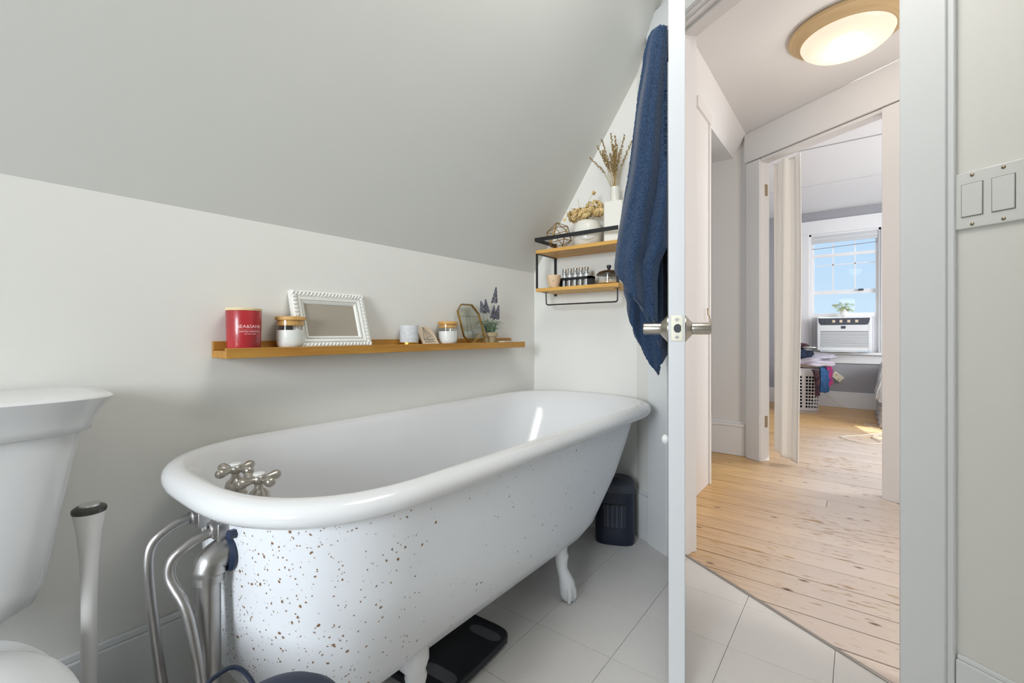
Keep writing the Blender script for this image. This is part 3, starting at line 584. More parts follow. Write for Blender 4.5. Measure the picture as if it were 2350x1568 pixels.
MB().tube(bez([(-0.962, 0.352, 0.532), (-0.963, 0.322, 0.527), (-0.965, 0.292, 0.517), (-0.968, 0.268, 0.497), (-0.966, 0.265, 0.465), (-0.938, 0.279, 0.42), (-0.922, 0.287, 0.36), (-0.906, 0.294, 0.27), (-0.904, 0.296, 0.12), (-0.904, 0.296, 0.0)]), 0.0088, 14).build('supply_pipe', 'aged_steel', fa)
for x in (-1.06, -0.962):
    n = MB(); n.lathe([(0.014, 0), (0.017, 0.004), (0.017, 0.022), (0.011, 0.026), (0.010, 0.0)], 6, T3((x, 0.347, 0.533)) @ RX(PI/2), a0=0.3, a1=0.3+2*PI); n.box(x-0.021, x+0.021, 0.331, 0.356, 0.512, 0.546); n.build('coupling_nut', 'aged_steel', fa, bevel=0.002)
# waste and overflow pipe
dr = thing('overflow_pipe', 'wide grey metal overflow and drain pipe at the head of the tub', 'pipe')
MB().tube(bez([(-0.948, 0.352, 0.492), (-0.948, 0.340, 0.490), (-0.948, 0.325, 0.481), (-0.948, 0.319, 0.464), (-0.948, 0.318, 0.446)], 5), [0.027]*10+[0.028]*6+[0.025]*5, 28, flat=1.0).build('overflow_elbow', 'aged_steel', dr)
MB().tube([(-0.948, 0.318, 0.448), (-0.948, 0.319, 0.0)], 0.0195, 24).build('standpipe', 'aged_steel', dr)
g = MB(); g.lathe([(0.034, 0), (0.035, 0.004), (0.032, 0.010), (0.02, 0.010)], 32, T3((-0.946, 0.353, 0.488)) @ RX(PI/2)); g.build('rubber_gasket', 'gasket_blue', dr)
MB().tube([(-0.918, 0.353, 0.530), (-0.915, 0.339, 0.532)], 0.0085, 6).build('bolt', 'gasket_blue', dr)

# ================================================================ TOILET
to = thing('toilet', 'white ceramic toilet with flared tank lid beside the tub', 'toilet')
def sup(t, x0, x1, y0, y1, n):               # superellipse in plan
    c_, s_ = cos(t), sin(t); e = 2/n
    return ((x0+x1)/2+(x1-x0)/2*math.copysign(abs(c_)**e, c_), (y0+y1)/2+(y1-y0)/2*math.copysign(abs(s_)**e, s_))
def loft(spec, n=5, seg=64, cap=True):
    mb = MB(); vs = []; fs = []
    for s in spec: vs += [sup(2*PI*i/seg, s[0], s[1], s[2], s[3], s[5] if len(s) > 5 else n)+(s[4],) for i in range(seg)]
    for r in range(len(spec)-1):
        for i in range(seg): j = (i+1)%seg; fs.append((r*seg+i, r*seg+j, (r+1)*seg+j, (r+1)*seg+i))
    if cap: fs += [tuple(range(seg))[::-1], tuple(range((len(spec)-1)*seg, len(spec)*seg))]
    return mb.add(vs, fs)
# x = from wall outwards, y = along wall; tank
TB = BW+0.012
loft([(TB+0.045, -1.205, -0.085, 0.085, 0.385, 3), (TB+0.02, -1.165, -0.125, 0.095, 0.395, 3.5), (TB+0.004, -1.147, -0.155, 0.125, 0.415, 4), (TB, -1.140, -0.165, 0.138, 0.45, 4.5), (TB, -1.132, -0.182, 0.155, 0.56), (TB, -1.124, -0.196, 0.172, 0.66), (TB, -1.12, -0.204, 0.184, 0.722)]).build('tank', 'toilet_white', to, ang=50)
loft([(TB, -1.116, -0.208, 0.192, 0.719), (TB-0.001, -1.110, -0.215, 0.197, 0.722), (TB-0.002, -1.106, -0.219, 0.200, 0.735), (TB-0.002, -1.099, -0.228, 0.208, 0.757), (TB-0.002, -1.085, -0.245, 0.222, 0.777), (TB-0.002, -1.082, -0.250, 0.226, 0.783), (TB-0.001, -1.085, -0.247, 0.222, 0.787), (TB+0.02, -1.11, -0.22, 0.195, 0.7885)], 4.5).build('tank_lid', 'toilet_white', to, ang=50)
loft([(-1.10, -0.62, -0.19, 0.12, 0.3900, 2.4), (-1.106, -0.598, -0.205, 0.135, 0.3930, 2.4), (-1.106, -0.598, -0.205, 0.135, 0.4030, 2.4), (-1.098, -0.612, -0.195, 0.125, 0.4110, 2.3), (-1.06, -0.68, -0.14, 0.07, 0.4150, 2.2)]).build('seat_lid', 'toilet_white', to, ang=50)
loft([(-1.108, -0.594, -0.209, 0.139, 0.3710, 2.4), (-1.108, -0.594, -0.209, 0.139, 0.3905, 2.4)]).build('seat', 'toilet_white', to, bevel=0.004)
loft([(-1.30, -0.80, -0.11, 0.11, 0.0, 3), (-1.30, -0.80, -0.11, 0.11, 0.04, 3), (-1.28, -0.82, -0.085, 0.085, 0.12, 2.6), (-1.26, -0.74, -0.10, 0.10, 0.22, 2.5), (-1.25, -0.62, -0.15, 0.15, 0.32, 2.4), (-1.24, -0.600, -0.20, 0.13, 0.3500, 2.4), (-1.24, -0.598, -0.205, 0.135, 0.3690, 2.4)]).build('bowl', 'toilet_white', to, ang=50)
MB().tube([(-1.118, -0.13, 0.66), (-1.10, -0.13, 0.66), (-1.10, -0.06, 0.655)], 0.007, 10).build('flush_lever', 'chrome', to)

# toilet brush / plunger handle
br = thing('toilet_brush', 'tall white toilet brush with flared handle and dark grey cap between toilet and tub', 'brush')
Mb = T3((-1.205, 0.198, 0))
MB().lathe([(0, 0), (0.052, 0), (0.055, 0.01), (0.055, 0.05), (0.05, 0.11), (0.03, 0.125), (0.0, 0.125)], 32, Mb).build('holder', 'brush_white', br)
MB().lathe([(0.013, 0.12), (0.0125, 0.25), (0.0125, 0.38), (0.0145, 0.45), (0.019, 0.51), (0.0255, 0.548), (0.0268, 0.553), (0.024, 0.555)], 32, Mb).build('handle', 'brush_white', br)
cp = MB().lathe([(0.0262, 0.549), (0.0270, 0.553), (0.0262, 0.557), (0.0205, 0.5615), (0, 0.562)], 32, Mb).build('handle_cap', 'brush_cap', br)
MB().lathe([(0.018, 0.561), (0.017, 0.5645), (0, 0.565)], 28, Mb @ T3((-0.001, 0.002, 0))).build('cap_disc', 'chrome', cp)

# navy bin
bn = thing('waste_bin', 'navy lidded bin with wire bail handle in front of the tub', 'bin')
MBn = T3((-0.575, 0.268, 0.0)); bn.scale = (1, 1, 1.022)
MB().lathe([(0, 0), (0.075, 0), (0.08, 0.008), (0.082, 0.37), (0.084, 0.385), (0.080, 0.385)], 48, MBn).build('bucket', 'navy_plastic', bn)
MB().lathe([(0.085, 0.378), (0.087, 0.385), (0.085, 0.395), (0.076, 0.412), (0.060, 0.425), (0.038, 0.434), (0.02, 0.437), (0, 0.438)], 48, MBn).build('lid', 'navy_plastic', bn, ang=60)
hb = Vector((-0.575, 0.268, 0)); e = Vector((-0.85, -0.2, 0)).normalized(); side = Vector((-e.y, e.x, 0))
pts = [hb+e*(0.078+0.034*sin(a))+side*(0.032*math.copysign(abs(cos(a))**0.6, cos(a)))+Vector((0, 0, 0.384+0.048*abs(sin(a))**0.7)) for a in [PI*i/24 for i in range(25)]]
MB().tube(pts, 0.0030, 8).build('bail_handle', 'navy_plastic', bn)

# bathroom scale
bs = thing('bathroom_scale', 'flat black bathroom scale with grey foot pads under the tub', 'scale')
Ms = T3((-0.945, 0.893, 0)) @ RZ(0.06)
m = MB(); pts = [sup(2*PI*i/48, -0.152, 0.152, -0.155, 0.155, 7) for i in range(48)]; m.prism(pts, 0.008, 0.026, Ms); m.build('platform', 'black_plastic', bs, bevel=0.005, seg=3)
for x in (-0.085, 0.085):
    for y in (-0.09, 0.10):
        m = MB(); pp = [(0.030*cos(a)+ (0.024 if cos(a) > 0 else -0.024), 0.0185*sin(a)) for a in [2*PI*(i+0.5)/32 for i in range(32)]]
        m.prism(pp, 0.026, 0.0268, Ms @ T3((x, y, 0))); m.build('foot_pad', 'scale_pad', bs)
for x in (-0.13, 0.13):
    for y in (-0.13, 0.13): MB().lathe([(0, 0), (0.012, 0), (0.012, 0.009), (0, 0.009)], 16, Ms @ T3((x, y, 0))).build('foot', 'black_plastic', bs)

# space heater
ht = thing('space_heater', 'small black tower space heater in the corner behind the tub', 'heater')
Mt = T3((-0.843, 1.835, 0)) @ RZ(math.radians(24))     # front faces -y local
def D(h, s=1.0):   # rounded triangular-ish plan: wide curved front, rounded back
    return [(0.084*s*math.copysign(abs(cos(t))**0.62, cos(t)), (0.062*s*sin(t)+0.005 if sin(t) > 0 else -0.052*s*abs(sin(t))**0.7), h) for t in [2*PI*i/48 for i in range(48)]]
m = MB(); vs = []; fs = []; R_ = [D(0, 0.97), D(0.006, 1.0), D(0.05, 1.0), D(0.20, 0.985), D(0.222, 0.98)]
for r in R_: vs += r
for r in range(len(R_)-1):
    for i in range(48): j = (i+1)%48; fs.append((r*48+i, r*48+j, r*48+48+j, r*48+48+i))
fs += [tuple(range(48))[::-1], tuple(range(4*48, 5*48))]; m.add(vs, fs, Mt).build('body', 'heater_body', ht, ang=50)
m = MB(); vs = []; fs = []; R_ = [D(0.222, 0.98), D(0.225, 0.995), D(0.252, 0.985), D(0.262, 0.93), D(0.266, 0.80)]
for k, r in enumerate(R_): vs += [(p[0], p[1], p[2]+(0.012*(p[1]/0.06) if k >= 2 else 0)) for p in r]
for r in range(4):
    for i in range(48): j = (i+1)%48; fs.append((r*48+i, r*48+j, r*48+48+j, r*48+48+i))
fs += [tuple(range(48))[::-1], tuple(range(4*48, 5*48))]; m.add(vs, fs, Mt).build('top_cap', 'heater_grey', ht, ang=50)
MB().lathe([(0.020, 0), (0.019, 0.006), (0.015, 0.009), (0, 0.009)], 24, Mt @ T3((0.0, 0.0, 0.267))).build('control_knob', 'black_plastic', ht)
MB().box(-0.050, 0.050, -0.055, -0.046, 0.072, 0.176, Mt).build('grille_panel', 'black_plastic', ht, bevel=0.004)
for k in range(5): MB().box(-0.046+k*0.0188, -0.032+k*0.0188+0.003, -0.0565, -0.054, 0.077, 0.171, Mt).build('grille_slat', 'heater_body', ht)
for k in range(4): MB().box(-0.0282+k*0.0188-0.0012, -0.0282+k*0.0188+0.0008, -0.0585, -0.054, 0.076, 0.172, Mt).build('heating_bar', 'grille_line', ht)

# ================================================================ PICTURE LEDGE and what stands on it
lg = thing('wall_ledge', 'long honey-wood picture ledge on the wall above the tub', 'shelf')
LX1, LY0, LY1 = -1.262, 0.462, 1.746; FT = 0.8565
MB().box(BW, LX1-0.009, LY0, LY1, 0.8375, FT).build('bottom_board', 'ledge_wood', lg, bevel=0.0012)
MB().box(BW, BW+0.010, LY0, LY1, FT, 0.881).build('back_rail', 'ledge_wood', lg, bevel=0.0012)
MB().box(LX1-0.009, LX1, LY0, LY1, 0.8375, 0.8640).build('front_lip', 'ledge_wood', lg, bevel=0.0012)
def jar_candle(x, y, label, rz):
    o = thing('jar_candle', label, 'candle', 'white jar candles on the ledge', (x, y, FT), rz); o.scale = (1, 1, 0.918)
    MB().lathe([(0, 0.003), (0.028, 0.003), (0.036, 0.012), (0.0375, 0.024), (0.0375, 0.060), (0, 0.060)], 40).build('wax', 'wax', o)
    g_ = MB(); g_.keep = False; g_.lathe([(0, 0.0), (0.030, 0.0), (0.0375, 0.009), (0.0395, 0.022), (0.0395, 0.090), (0.0385, 0.090), (0.0385, 0.022)], 40).build('glass_jar', 'clear_glass', o)
    l_ = MB().lathe([(0.0385, 0.0905), (0.0405, 0.092), (0.0405, 0.101), (0.0385, 0.1025), (0, 0.1025)], 40); l_.lathe([(0, 0.0905), (0.0385, 0.0905)], 40)
    l = l_.build('lid', 'lid_wood', o); MB().lathe([(0, 0.074), (0.0355, 0.074), (0.0370, 0.077), (0.0370, 0.083), (0.034, 0.0905)], 40).build('lid_stopper', 'lid_wood', l)
    return o
jar_candle(-1.3085, 0.6475, 'white candle in a glass jar with wooden lid between red candle and picture frame', 0)
c2 = jar_candle(-1.3085, 1.281, 'white candle in a glass jar with wooden lid beside the octagonal gold frame', 1.0)
rc = thing('red_candle', 'large red glass candle with white lettering and pale wooden lid', 'candle', None, (-1.3085, 0.522, FT), 0); rc.scale = (1, 1, 0.932)
MB().lathe([(0, 0.0), (0.0375, 0.0), (0.0385, 0.003), (0.0400, 0.010), (0.0424, 0.112), (0.0415, 0.114), (0, 0.114)], 56).build('glass', 'red_glass', rc)
l = MB().lathe([(0, 0.1135), (0.0425, 0.1135), (0.0432, 0.115), (0.0432, 0.119), (0.0420, 0.1205), (0, 0.1205)], 56).build('lid', 'lid_pale', rc)
dg = None
def text_mesh(body, size, M, name, m, parent, bend=None, center=(0, 0), spacing=1.0):
    cu = bpy.data.curves.new(name, 'FONT'); cu.body = body; cu.size = size; cu.align_x = 'CENTER'; cu.extrude = 0.0003; cu.space_character = spacing
    to_ = bpy.data.objects.new(name, cu); COL.objects.link(to_); bpy.context.view_layer.update()
    me = bpy.data.meshes.new_from_object(to_.evaluated_get(bpy.context.evaluated_depsgraph_get())); bpy.data.objects.remove(to_)
    for v in me.vertices:
        x, y, z = v.co
        if bend:
            R_, a0 = bend; a = a0+x/R_; rr = R_+z; v.co = (rr*cos(a), rr*sin(a), center[1]+y)
        else: v.co = M @ v.co
    me.materials.clear(); me.materials.append(MATS[m]); me.name = name
    o = bpy.data.objects.new(name, me); COL.objects.link(o); o.parent = parent; return o
A0 = math.radians(0)
text_mesh('SEA&SAND', 0.0125, None, 'printed_name', 'print_pink', rc, (0.0416, A0), (0, 0.0640), 1.0)
text_mesh('\u2014'*7, 0.006, None, 'printed_rule', 'print_pink', rc, (0.0414, A0), (0, 0.0572), 0.8)
text_mesh('SCENTED CANDLE SOY', 0.0054, None, 'printed_line', 'print_pink', rc, (0.0412, A0), (0, 0.0520), 0.9)
text_mesh('NET WT 10 OZ', 0.0044, None, 'printed_line', 'print_pink', rc, (0.0411, A0), (0, 0.0455), 0.95)
# carved white picture frame, leaning back against the wall
pf = thing('picture_frame', 'empty white carved picture frame leaning on the wall', 'picture frame')
FWd, FH = 0.250, 0.185; ux = Vector((0, 1, 0)); P0 = Vector((-1.282, 0.6475+0.010, FT+0.002)); up = Vector((-0.062, 0.004, 0.176)).normalized()
nn = ux.cross(up).normalized(); nn = nn if nn.x > 0 else -nn
Mf = Matrix(((ux.x, up.x, nn.x, P0.x), (ux.y, up.y, nn.y, P0.y), (ux.z, up.z, nn.z, P0.z), (0, 0, 0, 1)))
def mitre(d0, d1, z0, z1, m):                # frame ring between insets d0 and d1, depth z0..z1
    for (a, b, c_, d) in (((0,0),(1,0),(1,0),(0,0)), ): pass
    o = [(d0, d0), (FWd-d0, d0), (FWd-d0, FH-d0), (d0, FH-d0)]; i = [(d1, d1), (FWd-d1, d1), (FWd-d1, FH-d1), (d1, FH-d1)]
    for k in range(4):
        j = (k+1)%4; q = [o[k], o[j], i[j], i[k]]
        m.add([(p[0], p[1], z0) for p in q]+[(o[k][0], o[k][1], z1[0]), (o[j][0], o[j][1], z1[0]), (i[j][0], i[j][1], z1[1]), (i[k][0], i[k][1], z1[1])], [(0,3,2,1), (4,5,6,7), (0,1,5,4), (1,2,6,5), (2,3,7,6), (3,0,4,7)], Mf)
m = MB(); mitre(0, 0.006, -0.014, (0.0, 0.003), m); mitre(0.006, 0.020, -0.014, (0.001, 0.001), m); mitre(0.020, 0.030, -0.014, (0.002, -0.001), m); mitre(0.030, 0.036, -0.014, (-0.002, -0.003), m); mitre(0.036, 0.040, -0.014, (-0.003, -0.007), m)
m.build('moulding', 'frame_white', pf, smooth=False)
rope = MB()
for side_ in range(4):
    L = FWd if side_%2 == 0 else FH; n_ = int(L/0.0118)
    for k in range(n_):
        t = (k+0.5)/n_*L; a, b = t, 0.0105
        x, y = ((a, b), (FWd-b, a), (FWd-a, FH-b), (b, FH-a))[side_]
        rope.sphere((0, 0, 0), 0.0078, 10, 6, sc=(1.0, 0.52, 0.62), M=Mf @ T3((x, y, 0.001)) @ RZ(side_*PI/2+0.95))
rope.build('rope_carving', 'frame_white', pf, ang=80)['kind'] = 'stuff'
sh = MB()
for side_ in range(4):
    L = FWd if side_%2 == 0 else FH; n_ = int((L-0.066)/0.0044)
    for k in range(n_):
        t = 0.033+(k+0.5)/n_*(L-0.066); b = 0.033; x, y = ((t, b), (FWd-b, t), (FWd-t, FH-b), (b, FH-t))[side_]
        sh.sphere((0, 0, 0), 0.0016, 6, 4, M=Mf @ T3((x, y, -0.0015)))
sh.build('bead_carving', 'frame_white', pf)['kind'] = 'stuff'
m = MB(); mitre(0.0185, 0.0200, -0.013, (0.0018, 0.0018), m); mitre(0.0295, 0.0302, -0.013, (-0.0002, -0.0002), m); m.build('groove_line', 'frame_shadow', pf, smooth=False)
MB().box(0.038, FWd-0.038, 0.038, FH-0.038, -0.012, -0.008, Mf).build('backing_card', 'frame_back', pf, smooth=False)
# grey speckled candle with a gold base
gc = thing('stone_candle', 'small pale grey speckled candle with gold base band', 'candle', None, (-1.312, 1.087, FT))
gc.scale = (1, 1, 0.94)
MB().lathe([(0, 0.014), (0.0335, 0.014), (0.0335, 0.079), (0.0325, 0.0805), (0.030, 0.0805), (0.030, 0.074), (0, 0.074)], 40).build('cup', 'stone_grey', gc)
MB().lathe([(0, 0), (0.0338, 0), (0.0338, 0.0145), (0, 0.0145)], 40).build('gold_band', 'gold', gc)
MB().tube([(0, 0, 0.074), (0.001, 0.001, 0.084)], 0.001, 6).build('wick', 'dried_stem', gc)
# leaning plaque with sailboat
pq = thing('sailboat_plaque', 'small cream plaque with sailboat drawing leaning on the ledge', 'plaque')
P1_ = Vector((-1.283, 1.135, FT)); ux = Vector((-0.10, 1, 0)).normalized(); up = Vector((-0.30, 0.0, 0.50)).normalized(); up = (up-ux*up.dot(ux)).normalized(); nn = ux.cross(up).normalized(); nn = nn if nn.x > 0 else -nn
Mp = Matrix(((ux.x, up.x, nn.x, P1_.x), (ux.y, up.y, nn.y, P1_.y), (ux.z, up.z, nn.z, P1_.z), (0, 0, 0, 1)))
m = MB(); m.prism([(0.0, 0.003), (0.004, 0), (0.084, 0), (0.088, 0.004), (0.086, 0.055), (0.074, 0.078), (0.060, 0.086), (0.030, 0.083), (0.006, 0.086), (0.0, 0.08)], -0.005, 0.0, Mp); m.build('tablet', 'plaque', pq, bevel=0.001)
def ink(pl, w=0.0007):
    m = MB(); m.tube([(p[0], p[1], 0.0004) for p in pl], w, 5, M=Mp); return m
for pl in ([(0.034, 0.080), (0.034, 0.026)], [(0.034, 0.078), (0.015, 0.030), (0.033, 0.032)], [(0.036, 0.078), (0.066, 0.040), (0.037, 0.036)], [(0.036, 0.066), (0.048, 0.050), (0.050, 0.038)], [(0.012, 0.027), (0.022, 0.019), (0.058, 0.019), (0.072, 0.029), (0.012, 0.027)], [(0.030, 0.024), (0.060, 0.025)], [(0.030, 0.080), (0.042, 0.077)], [(0.010, 0.016), (0.030, 0.014), (0.070, 0.017)]):
    ink(pl).build('drawn_line', 'ink', pq)
ink([(0.026+0.0024*i, 0.006+0.0022*((i*7)%3-1)*0.8) for i in range(16)], 0.0005).build('written_word', 'ink', pq)
# octagonal gold glass frame
of = thing('octagonal_frame', 'octagonal gold-edged glass photo frame leaning behind a candle', 'picture frame')
O_ = Vector((-1.283, 1.358, FT+0.0105)); ux = Vector((0.06, 1, 0)).normalized(); up = Vector((-0.058, 0.0, 0.168)).normalized(); nn = ux.cross(up).normalized(); nn = nn if nn.x > 0 else -nn
Mo = Matrix(((ux.x, up.x, nn.x, O_.x), (ux.y, up.y, nn.y, O_.y), (ux.z, up.z, nn.z, O_.z), (0, 0, 0, 1)))
oct_ = [(0.030, -0.008), (0.095, -0.008), (0.122, 0.018), (0.122, 0.128), (0.093, 0.170), (0.030, 0.170), (0.0, 0.140), (0.0, 0.026)]
for k in range(8):
    a, b = Vector(oct_[k]+(0,)), Vector(oct_[(k+1)%8]+(0,)); d_ = (b-a).normalized(); Mx = Mo @ T3(a) @ RZ(math.atan2(d_.y, d_.x))
    MB().box(-0.001, (b-a).length+0.001, -0.0012, 0.0022, -0.007, 0.002, Mx).build('gold_edge', 'gold_dark', of, bevel=0.0004)
MB().prism(oct_, -0.003, -0.0015, Mo).build('glass_pane', 'frame_glass', of, smooth=False)
MB().tube([(0.002, 0.118, -0.008), (0.120, 0.118, -0.008)], 0.0008, 6, M=Mo).build('stand_wire', 'ink', of)
MB().tube([(0.064, 0.000, -0.016), (0.066, 0.118, -0.009), (0.062, 0.128, -0.008), (0.056, 0.128, -0.008), (0.052, 0.118, -0.009), (0.030, 0.0, -0.016)], 0.0007, 6, M=Mo).build('stand_wire', 'ink', of)
# potted lavender
def sprig(m, base, top, r0, r1, n, rz, seed):
    R_ = random.Random(seed); b, t = Vector(base), Vector(top)
    for k in range(n):
        f = k/(n-1); p = b.lerp(t, f); w = r0*(1-f)+r1*f
        for q in range(5):
            a = q*2*PI/5+k*0.9+R_.random()*0.5; m.sphere(p+Vector((cos(a)*w, sin(a)*w, R_.uniform(-0.001, 0.001))), 0.0019+w*0.12, 6, 4, sc=(1, 1, 1.4))
pl = thing('potted_lavender', 'small artificial lavender plant in taupe pot on the ledge', 'plant', None, (-1.310, 1.545, FT))
pt = MB().lathe([(0, 0), (0.0235, 0), (0.029, 0.034), (0.0335, 0.034), (0.0345, 0.051), (0.0320, 0.051), (0.031, 0.046), (0, 0.046)], 36).build('pot', 'terracotta_grey', pl)
RL = random.Random(5)
heads = [(0.012, 0.030, 0.253, 0.066), (-0.006, -0.026, 0.196, 0.056), (0.0, -0.062, 0.186, 0.044), (0.004, 0.024, 0.170, 0.052), (0.010, 0.050, 0.172, 0.058)]
for dx, dy, h, L in heads:
    m = MB(); top = Vector((dx*0.8, dy, h-0.0)); b0 = Vector((dx*0.2, dy*0.25, 0.045)); mid = Vector((dx*0.5, dy*0.75, h-L)); m.tube(bez([b0, b0.lerp(mid, 0.5)+Vector((0, dy*0.1, 0)), mid, top], 4), 0.0009, 6)
    s_ = m.build('stem', 'stem_green', pl); m = MB(); sprig(m, mid, top, 0.0125, 0.002, 15, 0, int(h*1e4)); m.build('flower_spike', 'lavender', s_, ang=80)
for k in range(60):
    a = RL.random()*2*PI; l = RL.uniform(0.035, 0.085); h = RL.uniform(0.02, 0.065); m = MB(); dxy = Vector((cos(a)*0.55, sin(a), 0))
    p0 = Vector((dxy.x*0.012, dxy.y*0.015, 0.046)); p1 = p0+dxy*l*0.45+Vector((0, 0, h*0.95)); p2 = p0+dxy*l+Vector((0, 0, h*0.8))
    m.tube(bez([p0, p1, p2], 5), [0.0016]*6+[0.0014, 0.0012, 0.0009, 0.0005, 0.0002], 5, flat=0.4); m.build('leaf', 'leaf_green', pl)
for k in range(60):
    a = RL.random()*2*PI; q = RL.uniform(0, 0.028); MB().sphere((cos(a)*q, sin(a)*q, 0.050+RL.uniform(0, 0.045)), 0.0046, 6, 4, sc=(1, 1, 0.6)).build('leaf', 'leaf_green', pl)
# flat bits lying on the ledge
sh_ = thing('seashell', 'flat grey shell lying at the right end of the ledge', 'shell')
m = MB(); m.prism([(-1.335, 1.60), (-1.300, 1.592), (-1.280, 1.61), (-1.285, 1.66), (-1.300, 1.70), (-1.325, 1.69), (-1.342, 1.65)], FT+0.0005, FT+0.012); m.build('shell', 'shell', sh_, bevel=0.004, seg=3)
m = MB(); m.prism([(-1.330, 1.70), (-1.30, 1.675), (-1.276, 1.695), (-1.280, 1.712), (-1.325, 1.722)], FT+0.0005, FT+0.006); sh2 = m.build('shell_flake', 'shell', sh_, bevel=0.002)
m = MB(); m.prism([(-1.335, 0.925), (-1.285, 0.930), (-1.282, 1.015), (-1.332, 1.010)], FT+0.0003, FT+0.0035); tag(m.build('folded_paper', 'paper'), 'small white folded paper lying flat on the ledge', 'paper')

# ================================================================ TWO-TIER SHELF on the end wall
ws = thing('wall_shelf', 'two-tier wooden wall shelf with black metal rail and towel bar', 'shelf')
SX0, SX1, SY0, SY1 = -1.226, -0.803, 1.783, EW-0.001
UZ, LZ = 1.2845, 1.1025
MB().box(SX0, SX1, SY0, SY1, UZ, UZ+0.016).build('upper_board', 'shelf_wood', ws, bevel=0.0012)
MB().box(SX0, SX1, SY0, SY1, LZ, LZ+0.016).build('lower_board', 'shelf_wood', ws, bevel=0.0012)
RZ_ = 1.350
m = MB(); m.box(SX0-0.004, SX1, SY0-0.003, SY0, RZ_-0.008, RZ_+0.010); m.box(SX0-0.004, SX0-0.001, SY0, SY1, RZ_-0.008, RZ_+0.010); m.build('guard_rail', 'black_metal', ws)
for x in (SX0-0.003, SX1-0.012):
    MB().box(x, x+0.014, SY1-0.003, SY1, LZ-0.01, RZ_+0.008).build('back_strap', 'black_metal', ws)
    MB().box(x+0.001, x+0.012, SY0+0.004, SY0+0.007, LZ+0.014, UZ).build('front_strap', 'black_metal', ws)
    MB().box(x+0.001, x+0.014, SY0+0.004, SY1, UZ-0.0025, UZ).build('cross_strap', 'black_metal', ws)
MB().tube(bez([(SX0+0.018, 1.845, LZ), (SX0+0.020, 1.845, LZ-0.045), (SX0+0.022, 1.845, LZ-0.056), (SX0+0.034, 1.845, LZ-0.0605), (SX0+0.10, 1.845, LZ-0.0605), (SX1-0.10, 1.845, LZ-0.0605), (SX1-0.045, 1.845, LZ-0.0605), (SX1-0.034, 1.845, LZ-0.056), (SX1-0.032, 1.845, LZ-0.045), (SX1-0.032, 1.845, LZ)], 6), 0.0032, 8).build('towel_bar', 'black_metal', ws)
for x in (SX0+0.018, SX1-0.032): MB().box(x-0.013, x+0.013, 1.839, 1.851, LZ-0.002, LZ).build('bar_tab', 'black_metal', ws)
UT, LT = UZ+0.0165, LZ+0.0165
# gold wire polyhedron
gw = thing('wire_polyhedron', 'gold wire geometric ornament at the left end of the upper shelf', 'ornament')
C = Vector((-1.148, 1.868, UT+0.058)); phi = 1.618
V_ = [Vector(v).normalized() for v in ((-1,phi,0),(1,phi,0),(-1,-phi,0),(1,-phi,0),(0,-1,phi),(0,1,phi),(0,-1,-phi),(0,1,-phi),(phi,0,-1),(phi,0,1),(-phi,0,-1),(-phi,0,1))]
Rm = Matrix.Rotation(0.55, 3, 'X') @ Matrix.Rotation(0.36, 3, 'Z'); V_ = [Rm @ v for v in V_]; zmin = min(v.z for v in V_)
V_ = [Vector((C.x+v.x*0.062, C.y+v.y*0.062, UT+0.0018+(v.z-zmin)*0.070)) for v in V_]
for i in range(12):
    ds = sorted(range(12), key=lambda j: (V_[i]-V_[j]).length)[1:6]
    for j in ds:
        if i < j: MB().tube([V_[i], V_[j]], 0.0018, 6).build('wire_edge', 'gold_dark', gw)
# round white pot with a face relief and dried hydrangea
fp = thing('face_pot', 'round white ceramic pot with raised face filled with dried flowers', 'vase', None, (-0.992, 1.864, UT), 0)
MB().lathe([(0, 0), (0.050, 0), (0.060, 0.008), (0.066, 0.035), (0.067, 0.065), (0.064, 0.092), (0.055, 0.112), (0.044, 0.119), (0.041, 0.115), (0, 0.105)], 44).build('pot', 'ceramic', fp, ang=60)
fr = lambda a, z, r=0.0672: (r*cos(a), r*sin(a), z)
fc = math.radians(-65)
MB().tube([fr(fc-0.55+1.1*i/14, 0.036-0.014*sin(PI*i/14), 0.0664) for i in range(15)], 0.0014, 6).build('smile_line', 'ceramic_line', fp)
MB().tube([fr(fc-0.10, 0.062, 0.0664), fr(fc, 0.044, 0.0672), fr(fc+0.08, 0.044, 0.0672)], 0.0014, 6).build('nose_line', 'ceramic_line', fp)
hy = thing('dried_hydrangea', 'golden dried hydrangea blooms in the round face pot', 'dried flowers')
RH = random.Random(11); cx, cy, cz = -0.992, 1.864, UT+0.032
def petalm(c, n, s):
    m = MB(); n = n.normalized(); q = n.to_track_quat('Z', 'Y').to_matrix().to_4x4(); M = T3(c) @ q
    for k in range(4):
        a = k*PI/2+0.3; pts = [(0, 0, 0)]+[(s*(0.5+0.55*cos(t))*cos(a)-s*0.5*sin(t)*sin(a), s*(0.5+0.55*cos(t))*sin(a)+s*0.5*sin(t)*cos(a), 0.0012*sin(2*t)+0.0016) for t in [-2.2+4.4*i/7 for i in range(8)]]
        m.add(pts, [(0, i, i+1) for i in range(1, 8)], M)
    return m
for k in range(250):
    lobe = RH.choice([(-0.058, 0.0, 0.128, 0.040), (0.034, 0.0, 0.146, 0.044), (-0.015, -0.012, 0.124, 0.038), (0.058, 0.0, 0.128, 0.030)])
    d_ = Vector((RH.gauss(0, 1), RH.gauss(0, 1)*0.8-0.35, RH.gauss(0, 1)*0.85)).normalized(); rr = lobe[3]*RH.uniform(0.7, 1.0)
    c_ = Vector((cx+lobe[0]+d_.x*rr*1.1, cy+lobe[1]+d_.y*rr*0.8, cz+lobe[2]-0.006+d_.z*rr*0.85))
    petalm(c_, d_+Vector((RH.uniform(-.4, .4), RH.uniform(-.4, .4), RH.uniform(-.3, .3))), RH.uniform(0.0080, 0.0112)).build('blossom', 'dried_petal', hy, solid=0.0006)
